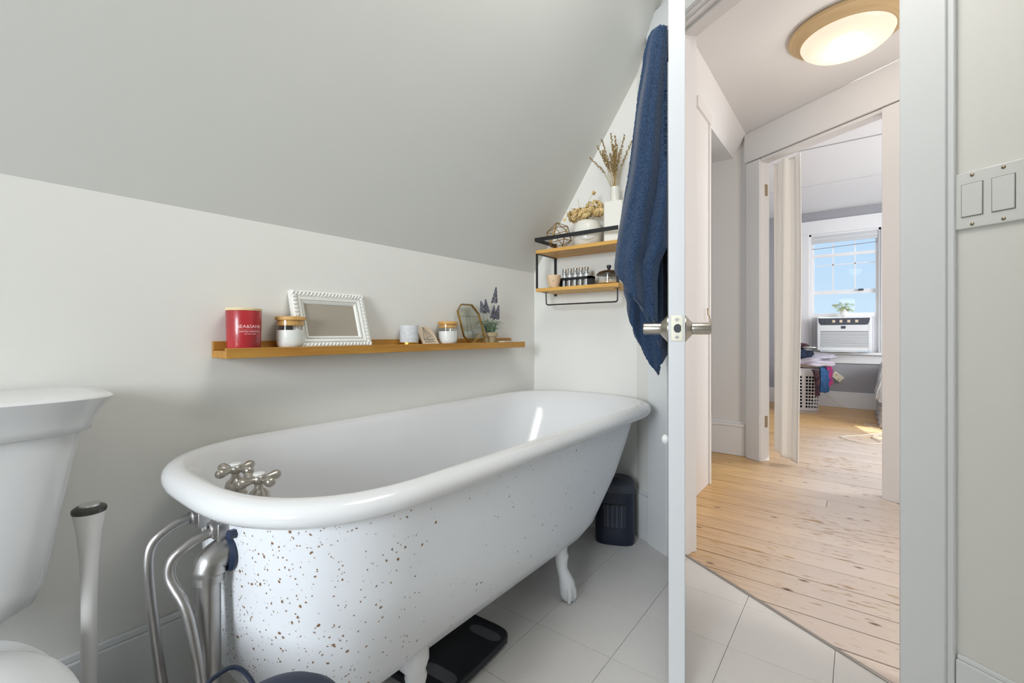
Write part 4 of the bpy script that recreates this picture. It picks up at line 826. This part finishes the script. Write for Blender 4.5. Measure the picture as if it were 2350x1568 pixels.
for pts, bl in (([(0.0, 0, 0.10), (0.005, -0.01, 0.15), (0.018, -0.012, 0.185), (0.038, -0.015, 0.205)], 1), ([(-0.02, 0, 0.10), (-0.04, 0, 0.15), (-0.048, 0, 0.20)], 0), ([(-0.03, 0, 0.11), (-0.07, 0, 0.150), (-0.092, 0, 0.166)], 0), ([(-0.04, -0.01, 0.11), (-0.09, -0.02, 0.135), (-0.112, -0.025, 0.139)], 0), ([(0.02, 0, 0.14), (0.028, 0, 0.172), (0.040, 0, 0.170), (0.048, 0, 0.15)], 0)):
    s_ = MB().tube(bez([(cx+a, cy+b, cz+c_) for a, b, c_ in pts], 5), 0.0007, 6).build('stem', 'dried_stem', hy)
    if bl:
        for q in range(4): petalm(Vector((cx+0.041, cy-0.016, cz+0.207)), Vector((q*0.5-0.7, -1, 0.4-q*0.3)), 0.0095).build('blossom', 'dried_petal', s_, solid=0.0006)
for k in range(9):
    a = RH.uniform(0, 2*PI); MB().tube([(cx+cos(a)*0.02, cy+sin(a)*0.02, cz+0.092), (cx+cos(a)*0.045, cy+sin(a)*0.03, cz+0.125)], 0.0012, 6).build('stem', 'dried_stem', hy)
s_ = MB().tube(bez([(cx-0.06, cy-0.01, cz+0.112), (cx-0.085, cy-0.03, cz+0.118), (cx-0.098, cy-0.035, cz+0.105)], 4), 0.0006, 6).build('stem', 'dried_stem', hy)
petalm(Vector((cx-0.100, cy-0.036, cz+0.103)), Vector((0.3, -1, 0.2)), 0.009).build('blossom', 'dried_petal', s_, solid=0.0006)
# tall square white bottle vase with dried stems
bv = thing('bottle_vase', 'tall square white bottle vase holding dried lavender stems', 'vase', None, (-0.866, 1.884, UT), 0.25)
MB().box(-0.042, 0.042, -0.042, 0.042, 0, 0.188).build('body', 'ceramic', bv, bevel=0.007, seg=4)
MB().lathe([(0.024, 0.187), (0.0215, 0.193), (0.020, 0.21), (0.0205, 0.246), (0.0225, 0.256), (0.0205, 0.257), (0.018, 0.25), (0.018, 0.19)], 28).build('neck', 'ceramic', bv)
dl = thing('dried_lavender', 'bunch of long dried lavender stems standing in the bottle vase', 'dried flowers')
bx, by, bz = -0.866, 1.880, UT+0.025
tips = [(-0.112, 0.385), (-0.078, 0.430), (-0.050, 0.448), (-0.040, 0.395), (-0.062, 0.400), (-0.020, 0.478), (-0.012, 0.430), (0.004, 0.462), (0.0, 0.40), (0.018, 0.415), (0.060, 0.440), (0.030, 0.388), (-0.030, 0.36), (0.012, 0.36), (-0.004, 0.372), (0.022, 0.35), (0.095, 0.405)]
for k, (dx, h) in enumerate(tips):
    p0 = Vector((bx+dx*0.05+RH.uniform(-0.008, 0.008), by+RH.uniform(-0.008, 0.008), bz+0.19)); p2 = Vector((bx+dx, min(by+RH.uniform(-0.04, 0.025), 1.93), bz+h)); p1 = p0.lerp(p2, 0.5)+Vector((-dx*0.12, 0, 0.01))
    st = MB().tube(bez([p0, p1, p2], 6), 0.0012, 6).build('stem', 'dried_stem', dl)
    m = MB(); path = bez([p0, p1, p2], 14); n_ = len(path)
    for q in range(int(n_*0.52), n_):
        for w in range(3):
            a = RH.random()*2*PI; m.sphere(path[q]+Vector((cos(a)*0.0034, sin(a)*0.0034, RH.uniform(-.003, .003))), 0.0021, 5, 4, sc=(1, 1, 1.5))
    m.build('dried_buds', 'dried_bud', st)
# lower tier
cu_ = thing('beige_cup', 'small beige ceramic cup with tiny painted v on the lower shelf', 'cup', None, (-1.137, 1.803, LT), 0)
MB().lathe([(0, 0), (0.0215, 0), (0.0235, 0.004), (0.0305, 0.030), (0.0345, 0.056), (0.0330, 0.0565), (0.0290, 0.030), (0.020, 0.008), (0, 0.006)], 40).build('cup_body', 'cup_beige', cu_, ang=50)
a = math.radians(-62); V0 = lambda da, z, r=0.0312: (r*cos(a+da), r*sin(a+da), z)
MB().tube([V0(-0.12, 0.032), V0(-0.02, 0.024, 0.0298), V0(0.10, 0.032)], 0.0008, 6).build('painted_mark', 'dried_bud', cu_)
rk = thing('vial_rack', 'black rack holding five silver-capped vials', 'rack')
RX0, RX1, RY0, RY1 = -1.132, -0.964, 1.845, 1.885
m = MB(); m.box(RX0, RX1, RY0, RY1, LT, LT+0.004); m.box(RX0, RX1, RY0, RY1, LT+0.036, LT+0.047); m.box(RX1-0.020, RX1, RY0, RY1, LT, LT+0.047); m.box(RX0, RX0+0.004, RY0, RY1, LT, LT+0.047)
for k in range(4): m.box(RX0+0.0315+k*0.0295-0.0015, RX0+0.0315+k*0.0295+0.0015, RY0, RY0+0.004, LT, LT+0.04)
m.build('rack_body', 'black_plastic', rk)
vial = None
for k in range(5):
    x = RX0+0.0175+k*0.0295; nm = ['second vial from the beige cup, silver capped, in the black rack', 'middle silver-capped vial of the five in the black rack', 'second vial from the glass jar, silver capped, in the black rack']
    lb = 'silver-capped vial in the black rack next to the beige cup' if k == 0 else ('silver-capped vial in the black rack nearest the glass jar' if k == 4 else nm[k-1])
    if vial is None:
        vial = thing('vial', lb, 'vial', 'five silver-capped vials in the rack', (x, 1.865, LT+0.0042))
        MB().lathe([(0, 0), (0.010, 0), (0.0115, 0.003), (0.0115, 0.058), (0, 0.058)], 24).build('tube_body', 'tube_label', vial)
        MB().lathe([(0.0118, 0.0575), (0.0118, 0.0598), (0, 0.0598)], 24).build('black_ring', 'black_plastic', vial)
        MB().lathe([(0, 0.0598), (0.0115, 0.0598), (0.0115, 0.084), (0.0100, 0.0865), (0, 0.0868)], 24).build('cap', 'chrome', vial)
    else:
        v2 = copy_tree(vial); v2.location.x = x; v2['label'] = lb
gj = thing('glass_jar', 'round clear glass jar with dark domed lid and black knob', 'jar', None, (-0.878, 1.850, LT))
MB().lathe([(0, 0.0), (0.046, 0.0), (0.050, 0.004), (0.0505, 0.010), (0.0505, 0.042), (0.0485, 0.042), (0.0485, 0.008), (0, 0.006)], 44).build('glass_body', 'clear_glass', gj)
MB().lathe([(0, 0.006), (0.046, 0.006), (0.046, 0.014), (0, 0.015)], 36).build('contents', 'jar_sand', gj)
l = MB().lathe([(0.050, 0.0425), (0.0545, 0.043), (0.0545, 0.047), (0.045, 0.057), (0.025, 0.063), (0, 0.064)], 44); l.lathe([(0, 0.0425), (0.05, 0.0425)], 44); lo = l.build('lid', 'lid_dark', gj)
MB().lathe([(0.005, 0.062), (0.0055, 0.068), (0.0105, 0.081), (0.0100, 0.085), (0.006, 0.0875), (0, 0.088)], 24).build('knob', 'black_plastic', lo)
# ================================================================ TOWEL on the door hook
tw = thing('bath_towel', 'navy terry bath towel hanging from the hook on the door', 'towel')
YT = 1.42; KV = YT/(1035*1.058)
def zt(y, k=YT): return 0.9-(y-767)*k/1035
def vv(x, k=YT): return (1534-x)*k/(1035*1.058)                # distance out from the door face
def interp(tab, y):
    if y <= tab[0][0]: return tab[0][1]
    for (a, va), (b, vb) in zip(tab, tab[1:]):
        if y <= b: return va+(vb-va)*(y-a)/(b-a)
    return tab[-1][1]
Ltab = [(62, 1513), (68, 1500), (78, 1492), (110, 1482), (140, 1478), (200, 1466), (249, 1457), (280, 1453), (392, 1439), (490, 1424), (560, 1414), (600, 1409.5), (625, 1411), (640, 1414)]
L2tab = [(62, 1515), (560, 1460), (640, 1432), (668, 1434), (690, 1441), (770, 1443), (805, 1451), (837, 1465), (863, 1492)]
Rtab = [(62, 1533), (560, 1533), (600, 1514), (640, 1508), (741, 1508)]
def fuzz(p, s): return s*0.45*noise.noise(Vector(p)*190)
def sheet(name, yl, xl, xr, u0, amp, seed, nu=90, nv=260, thick=0.012, top=62):
    yk = 1.825-0.945*(u0-0.01)
    # yl(s): bottom row for fraction s across; boundaries from tables
    def fn(i, j):
        yb = yl(i); y = 62+(yb-62)*j; x0 = xl(y); x1 = xr(y); x = x0+(x1-x0)*i
        ph = noise.noise(Vector((seed, y*0.004, 0)))*1.5
        fold = amp*(sin(i*9+ph+seed)*0.5+sin(i*17+ph*2+y*0.004)*0.25)*min(1, (y-40)/220)
        curl = 0.045*(abs(2*i-1)**3)*min(1, (y-40)/150)
        u = u0-fold-curl*0.8; v = vv(x, yk)+0.004; z = zt(max(y, top), yk)
        f = fuzz((u, v, z), 0.0026); vf = fuzz((u+3, v, z), 0.0016)*min(1, v/0.05)
        return (u+f, -(max(v+vf, 0.009)), z+fuzz((u, v+5, z), 0.0012))
    m = MB(); m.grid(fn, nu, nv, M=MDo); return m.build(name, 'towel', tw, solid=thick, ang=90)
sheet('front_fold', lambda s: 615+(741-615)*s**0.85, lambda y: interp(Ltab, y), lambda y: interp(Rtab, y), 0.500, 0.030, 1.3)
sheet('back_fold', lambda s: 705+(863-705)*min(1, s*1.75)**0.8 if s < 0.57 else 863-(863-815)*(s-0.57)/0.43, lambda y: interp(L2tab, y), lambda y: 1531, 0.335, 0.026, 4.1, top=88)
sheet('inner_fold', lambda s: 700+(795-700)*s, lambda y: interp([(62, 1518), (560, 1490), (690, 1470), (740, 1478), (795, 1490)], y), lambda y: min(1520, 1533-(y-62)*0.02), 0.415, 0.02, 7.7, nu=50, nv=160, top=80)

# ================================================================ HALL and BEDROOM objects
cl_ = thing('ceiling_lamp', 'round flush ceiling lamp with beige rim glowing in the hall', 'lamp', None, (-0.0, 0, 0))
def camw(X, Y): return (X*cos(YAW)-Y*sin(YAW), X*sin(YAW)+Y*cos(YAW))
lx, ly = camw(1.59, 2.145); cl_.location = (lx, ly, CZ)
MB().lathe([(0.215, 0.0), (0.232, -0.004), (0.238, -0.014), (0.230, -0.022), (0.222, -0.024), (0.190, -0.052), (0.184, -0.052), (0.180, -0.040)], 64).build('rim', 'lamp_rim', cl_, ang=30)
MB().lathe([(0.186, -0.050), (0.178, -0.068), (0.155, -0.088), (0.115, -0.104), (0.06, -0.113), (0, -0.116)], 56).build('glass_dome', 'lamp_glass', cl_, ang=60)
light('hall_bulb', 'POINT', (lx, ly, CZ-0.20), (lx, ly, 0), 3.4, (1.0, 0.94, 0.87), size=0.10)
# curtain in the bedroom doorway
cu = thing('doorway_curtain', 'cream cloth curtain hanging bunched in the bedroom doorway', 'curtain')
def cfn(i, j):
    z = 2.122-(2.122-0.02)*j; w = 1.0+0.03*sin(j*5)
    c_ = OL+0.002+0.212*i*w; n = HN2+0.034+0.016*sin(i*PI*3.4+0.5)+0.007*sin(i*PI*7+j*2.0)
    if i > 0.45: n += 0.01*sin(j*3)
    if j > 0.93:
        q = (j-0.93)/0.07; z += 0.055*q*(1-min(1, i/0.78))+0.02*q*max(0, (i-0.85)/0.15); 
    return (c_, n, z)
m = MB(); m.grid(cfn, 110, 60, M=MD); m.build('curtain_cloth', 'curtain', cu, solid=0.003, ang=80)
MB().tube([(OL+0.006, HN2+0.036, 2.108), (OL+0.205, HN2+0.036, 2.108)], 0.005, 10, M=MD).build('rod', 'hall_trim', cu)
# air conditioner
ac = thing('air_conditioner', 'white window air conditioner with horizontal louvres under the bedroom window', 'air conditioner')
AX0, AX1, AY, AZ0, AZ1 = -0.404, 0.121, 6.70, 0.697, 1.105
MB().box(AX0, AX1, AY+0.012, WY+0.10, AZ0, AZ1).build('housing', 'ac_white', ac, bevel=0.008)
m = MB(); m.box(AX0+0.004, AX0+0.03, AY, AY+0.014, AZ0+0.004, AZ1-0.004); m.box(AX1-0.03, AX1-0.004, AY, AY+0.014, AZ0+0.004, AZ1-0.004); m.box(AX0+0.03, AX1-0.03, AY, AY+0.014, AZ1-0.170, AZ1-0.095); m.box(AX0+0.03, AX1-0.03, AY, AY+0.014, AZ0+0.004, AZ0+0.045); m.box(AX0+0.03, AX1-0.03, AY, AY+0.014, AZ1-0.020, AZ1-0.004)
m.build('front_panel', 'ac_white', ac, bevel=0.003)
MB().box(AX0+0.03, AX1-0.03, AY+0.009, AY+0.0125, AZ0+0.04, AZ1-0.16).build('louvre_recess', 'ac_recess', ac)
nl = 14
for k in range(nl):
    z = AZ0+0.048+k*(AZ1-0.172-AZ0-0.048)/nl; MB().box(AX0+0.03, AX1-0.03, AY+0.001, AY+0.009, z, z+0.0085, None).build('louvre', 'ac_slat', ac)
m = MB(); m.prism([(AX0+0.012, AZ1-0.014), (AX1-0.012, AZ1-0.014), (AX1-0.022, AZ1-0.070), (AX1-0.045, AZ1-0.092), (AX0+0.045, AZ1-0.092), (AX0+0.022, AZ1-0.070)], -AY-0.001, -AY+0.004, RX(PI/2)); m.build('air_outlet', 'ac_dark', ac)
for k in range(10):
    x = AX0+0.06+k*0.045; MB().box(x-0.001, x+0.001, AY-0.007, AY-0.004, AZ1-0.085, AZ1-0.018).build('outlet_vane', 'ac_recess', ac)
for k in range(3): MB().box(AX0+0.03, AX1-0.03, AY-0.007, AY-0.004, AZ1-0.034-k*0.020, AZ1-0.032-k*0.020).build('outlet_vane', 'ac_recess', ac)
for x in (-0.235, -0.165, -0.09, -0.015): MB().box(x-0.014, x+0.014, AY-0.008, AY-0.005, AZ1-0.066, AZ1-0.036).build('outlet_grip', 'beige_light', ac)
MB().box(-0.165, -0.120, AY-0.003, AY+0.001, AZ1-0.140, AZ1-0.108).build('display', 'ac_dark', ac)
MB().box(AX0+0.10, AX1-0.12, AY-0.02, AY+0.03, AZ0-0.011, AZ0+0.001).build('drip_lip', 'ac_white', ac)
# vase of flowers on the sash
fv = thing('window_vase', 'small white vase of pale green flowers standing on the air conditioner', 'vase', None, (-0.138, 6.80, AZ1))
MB().lathe([(0, 0), (0.028, 0), (0.040, 0.018), (0.046, 0.045), (0.040, 0.075), (0.034, 0.088), (0.038, 0.094), (0.030, 0.092), (0, 0.08)], 28).build('vase_body', 'vase_white', fv)
RF = random.Random(21)
for k in range(26):
    a = RF.random()*2*PI; l = RF.uniform(0.03, 0.135); h = RF.uniform(0.10, 0.19)-l*0.35
    p2 = Vector((cos(a)*l, sin(a)*l*0.6, h)); s_ = MB().tube(bez([(0, 0, 0.085), (cos(a)*l*0.4, sin(a)*l*0.25, 0.085+(h-0.06)*0.8), p2], 4), 0.0012, 5).build('stem', 'stem_green', fv)
    m = MB()
    for q in range(9): m.sphere(p2+Vector((RF.uniform(-.020, .020), RF.uniform(-.015, .015), RF.uniform(-.014, .016))), RF.uniform(0.0045, 0.008), 6, 4, sc=(1, 1, 0.6))
    m.build('flower_sprig', 'flower_pale', s_)
# laundry basket with real holes
lb_ = thing('laundry_basket', 'tall white plastic laundry basket with rows of round holes', 'laundry basket')
BXc, BYc, BH = -0.56, 6.27, 0.50
def bsurf(u, v, off=0.0):
    s = 0.86+0.14*v; hx, hy = 0.205*s+off, 0.155*s+off; r = 0.05
    # rounded rectangle by arc length
    seg = [('l', (hx, -hy+r), (hx, hy-r)), ('a', (hx-r, hy-r), 0), ('l', (hx-r, hy), (-hx+r, hy)), ('a', (-hx+r, hy-r), PI/2), ('l', (-hx, hy-r), (-hx, -hy+r)), ('a', (-hx+r, -hy+r), PI), ('l', (-hx+r, -hy), (hx-r, -hy)), ('a', (hx-r, -hy+r), 1.5*PI)]
    Ls = [2*(hy-r), PI*r/2, 2*(hx-r), PI*r/2]*2; T = sum(Ls); d = (u % 1.0)*T
    for sg, L in zip(seg, Ls):
        if d <= L or sg is seg[-1]:
            f = min(d/L, 1)
            if sg[0] == 'l': x = sg[1][0]+(sg[2][0]-sg[1][0])*f; y = sg[1][1]+(sg[2][1]-sg[1][1])*f
            else: a = sg[2]+PI/2*f; x = sg[1][0]+r*cos(a); y = sg[1][1]+r*sin(a)
            return (x, y, 0.012+v*(BH-0.012))
        d -= L
m = MB(); NU, NV = 44, 13
for i in range(NU):
    for j in range(NV):
        u0, u1, v0, v1 = i/NU, (i+1)/NU, j/NV, (j+1)/NV; corner = min(abs((u0+u1)/2-c_) for c_ in (0.205, 0.295+0.41*0, 0.5+0.205, 0.795)) < 0.0
        hole = 1 <= j <= 10 and (i % 11) not in (4, 10)
        def P(a, b): return bsurf(u0+(u1-u0)*a, v0+(v1-v0)*b)
        if not hole:
            m.add([P(*p) for p in [(0, 0), (.5, 0), (1, 0), (1, .5), (1, 1), (.5, 1), (0, 1), (0, .5), (.5, .5)]], [(k, (k+1)%8, 8) for k in range(8)]); continue
        ou = [(0, 0), (.5, 0), (1, 0), (1, .5), (1, 1), (.5, 1), (0, 1), (0, .5)]; inn_ = [(0.5+0.40*cos(t), 0.5+0.36*sin(t)) for t in [-0.75*PI+k*PI/4 for k in range(8)]]
        m.add([P(*p) for p in ou]+[P(*p) for p in inn_], [(k, (k+1)%8, 8+(k+1)%8, 8+k) for k in range(8)])
Mbk = T3((BXc, BYc, 0)) @ RZ(0.22)
m.v = [tuple(Mbk @ Vector(p)) for p in m.v]
m.build('side_wall', 'basket_white', lb_, solid=0.003, ang=50, merge=True)
m = MB(); m.prism([bsurf(i/40, 0)[:2] for i in range(40)], 0.0, 0.014, Mbk); m.build('bottom', 'basket_white', lb_)
m = MB(); m.tube([bsurf(i/60, 1.0, 0.006) for i in range(61)], 0.011, 8, caps=False, M=Mbk); m.build('rim', 'basket_white', lb_)
def cloth(name, label, cat, mt, c, s, seed, amp=0.25, rz=0.0, grp='clothes heaped on the laundry basket'):
    m = MB(); seg, rg = 36, 22; vs = []; fs = []
    def fn(i, j):
        th, ph = 2*PI*i, PI*(0.02+0.96*j); d = Vector((sin(ph)*cos(th), sin(ph)*sin(th), -cos(ph)))
        k = 1+amp*noise.noise(d*1.6+Vector((seed, 0, 0)))+amp*0.55*abs(noise.noise(d*4.2+Vector((0, seed, 0))))-0.1*amp*abs(sin(d.z*14+3*noise.noise(d*2)))
        k2 = abs(d.z)**0.7
        return (d.x*s[0]*k, d.y*s[1]*k, math.copysign(k2, d.z)*s[2]*k)
    m.grid(fn, seg, rg, close_u=True, M=T3(c) @ RZ(rz)); n0 = len(m.v); w = seg; m.f += [tuple(range(w))[::-1], tuple(range(rg*w, rg*w+w))]; m.mi += [0, 0]
    return tag(m.build(name, mt, None, ang=70), label, cat, grp)
cloth('folded_blanket', 'grey striped folded blanket heaped on top of the laundry basket', 'blanket', 'cloth_stripe', (-0.47, 6.21, 0.575), (0.235, 0.17, 0.060), 2.2, 0.3)
cloth('stuffed_laundry', 'dark laundry added inside the white basket to darken its holes', 'clothing', 'cloth_navy', (-0.56, 6.27, 0.27), (0.165, 0.115, 0.24), 3.3, 0.08)  # dark filler added inside so the basket holes look darker
cloth('grey_garment', 'pale grey garment under the striped blanket on the basket', 'clothing', 'cloth_grey', (-0.40, 6.26, 0.645), (0.20, 0.13, 0.035), 5.1, 0.35, 0.3)
cloth('navy_garment', 'navy garment at the left of the laundry heap', 'clothing', 'cloth_navy', (-0.56, 6.17, 0.672), (0.13, 0.11, 0.062), 8.3, 0.4)
cloth('dark_garment', 'dark maroon patterned garment topping the laundry heap', 'clothing', 'cloth_dark', (-0.54, 6.20, 0.765), (0.085, 0.07, 0.034), 1.3, 0.4)
cloth('sun_visor', 'pale grey cap brim lying on top of the laundry', 'hat', 'visor', (-0.455, 6.17, 0.748), (0.075, 0.045, 0.010), 4.4, 0.15, -0.2)
def drape(name, label, mt, x0, x1, y, z0, z1, out, seed, bend=0.05):
    m = MB()
    def fn(i, j):
        z = z1+(z0-z1)*j+0.03*noise.noise(Vector((i*3, seed, 0)))*j; o = bend*math.sqrt(max(0, min(1, j*4)))+0.015*sin(i*11+seed)+0.012*noise.noise(Vector((i*4, j*4, seed)))
        return (x0+(x1-x0)*i+0.02*noise.noise(Vector((0, j*3, seed))), y-o*1.0, z)
    m.grid(fn, 24, 20, M=out); return tag(m.build(name, mt, None, solid=0.007, ang=70), label, 'clothing', 'clothes heaped on the laundry basket')
Mdr = T3((-0.345, 6.20, 0)) @ RZ(0.62+PI/5)
drape('denim_garment', 'blue denim garment draped down the side of the laundry basket', 'denim', -0.105, 0.055, 0.0, 0.245, 0.56, Mdr, 3.0)
drape('pink_floral_garment', 'pink and purple floral garment hanging beside the denim', 'cloth_pink', 0.05, 0.19, 0.01, 0.315, 0.58, Mdr, 6.2, 0.06)
drape('black_garment', 'narrow dark garment hanging at the edge of the basket by the denim', 'cloth_dark', -0.155, -0.105, 0.01, 0.21, 0.50, Mdr, 9.2, 0.035)
# cream outlet plate on the bedroom wall behind the clothes
op = thing('outlet_box', 'cream plastic plug box with two dots beside the hanging clothes', 'plug')
Mop = T3((-0.205, WY-0.035, 0.375)) @ RY(0.68)
MB().box(-0.062, 0.062, -0.015, 0.034, -0.038, 0.038, Mop).build('box', 'card_cream', op, bevel=0.006)
for x, z in ((-0.02, 0.015), (0.03, -0.016)): MB().box(x-0.006, x+0.006, -0.017, -0.015, z-0.006, z+0.006, Mop).build('socket_dot', 'card_dot', op)
co = MB().tube(bez([(-0.24, 6.83, 0.34), (-0.32, 6.82, 0.20), (-0.20, 6.80, 0.05), (-0.10, 6.76, 0.006), (0.0, 6.79, 0.006), (0.06, 6.80, 0.006), (0.10, 6.81, 0.006)], 8), 0.004, 6).build('power_cord', 'cord_white'); tag(co, 'thin pale power cord running down the wall along the baseboard', 'cord')
co = MB().tube(bez([(0.62, 5.15, 0.004), (0.30, 5.55, 0.004), (0.06, 5.72, 0.004), (0.08, 5.60, 0.004), (0.20, 5.35, 0.004), (0.02, 5.05, 0.004), (-0.12, 4.86, 0.004), (0.02, 4.70, 0.004), (0.15, 4.80, 0.004), (0.10, 5.02, 0.006), (0.22, 5.18, 0.004), (0.62, 5.05, 0.004)], 10), 0.0035, 6).build('floor_cord', 'cord_white'); tag(co, 'thin pale cord looping over the bedroom floor near the bed', 'cord')
# bed at the right
bd = thing('bed', 'bed corner with white ruffled quilt and patterned skirt', 'bed')
BX0, BY0 = 0.17, 5.48
MB().box(BX0+0.10, 1.95, BY0+0.12, 6.62, 0.12, 0.50).build('mattress', 'bed_white', bd, bevel=0.04, seg=3)
for x in (BX0+0.16, 1.9):
    for y in (BY0+0.2, 6.5): MB().box(x, x+0.05, y, y+0.05, 0, 0.14).build('leg', 'bed_white', bd)
def qf(z0, z1, off, rip, seed):
    def fn(i, j):
        t = i; L1 = 1.75; L2 = 1.16
        d = t*(L1+L2)
        if d < L2: x, y, nx_, ny_ = BX0+0.06, BY0+0.06+L2-d, -1, 0
        else: x, y, nx_, ny_ = BX0+0.06+(d-L2), BY0+0.06, 0, -1
        z = z1+(z0-z1)*j; o = off*(0.3+0.7*j)+rip*(0.4+j)*(sin(t*95+seed)+0.5*sin(t*53+j*4))
        return (x+nx_*o*1.0, y+ny_*o*1.0, z)
    return fn
m = MB(); m.grid(qf(0.006, 0.34, 0.062, 0.010, 1), 200, 14); m.build('bed_skirt', 'bedskirt', bd, solid=0.005, ang=80)
m = MB(); m.grid(qf(0.25, 0.58, 0.065, 0.013, 3), 200, 16); m.build('quilt_side', 'quilt', bd, solid=0.008, ang=80)
def qt(i, j): 
    x = BX0+0.05+1.7*i; y = BY0+0.05+1.2*j; return (x, y, 0.58+0.02*noise.noise(Vector((x*4, y*4, 0)))-0.03*(1-min(1, i*9))-0.03*(1-min(1, j*9)))
m = MB(); m.grid(qt, 40, 36); m.build('quilt_top', 'quilt', bd, solid=0.01, ang=80)
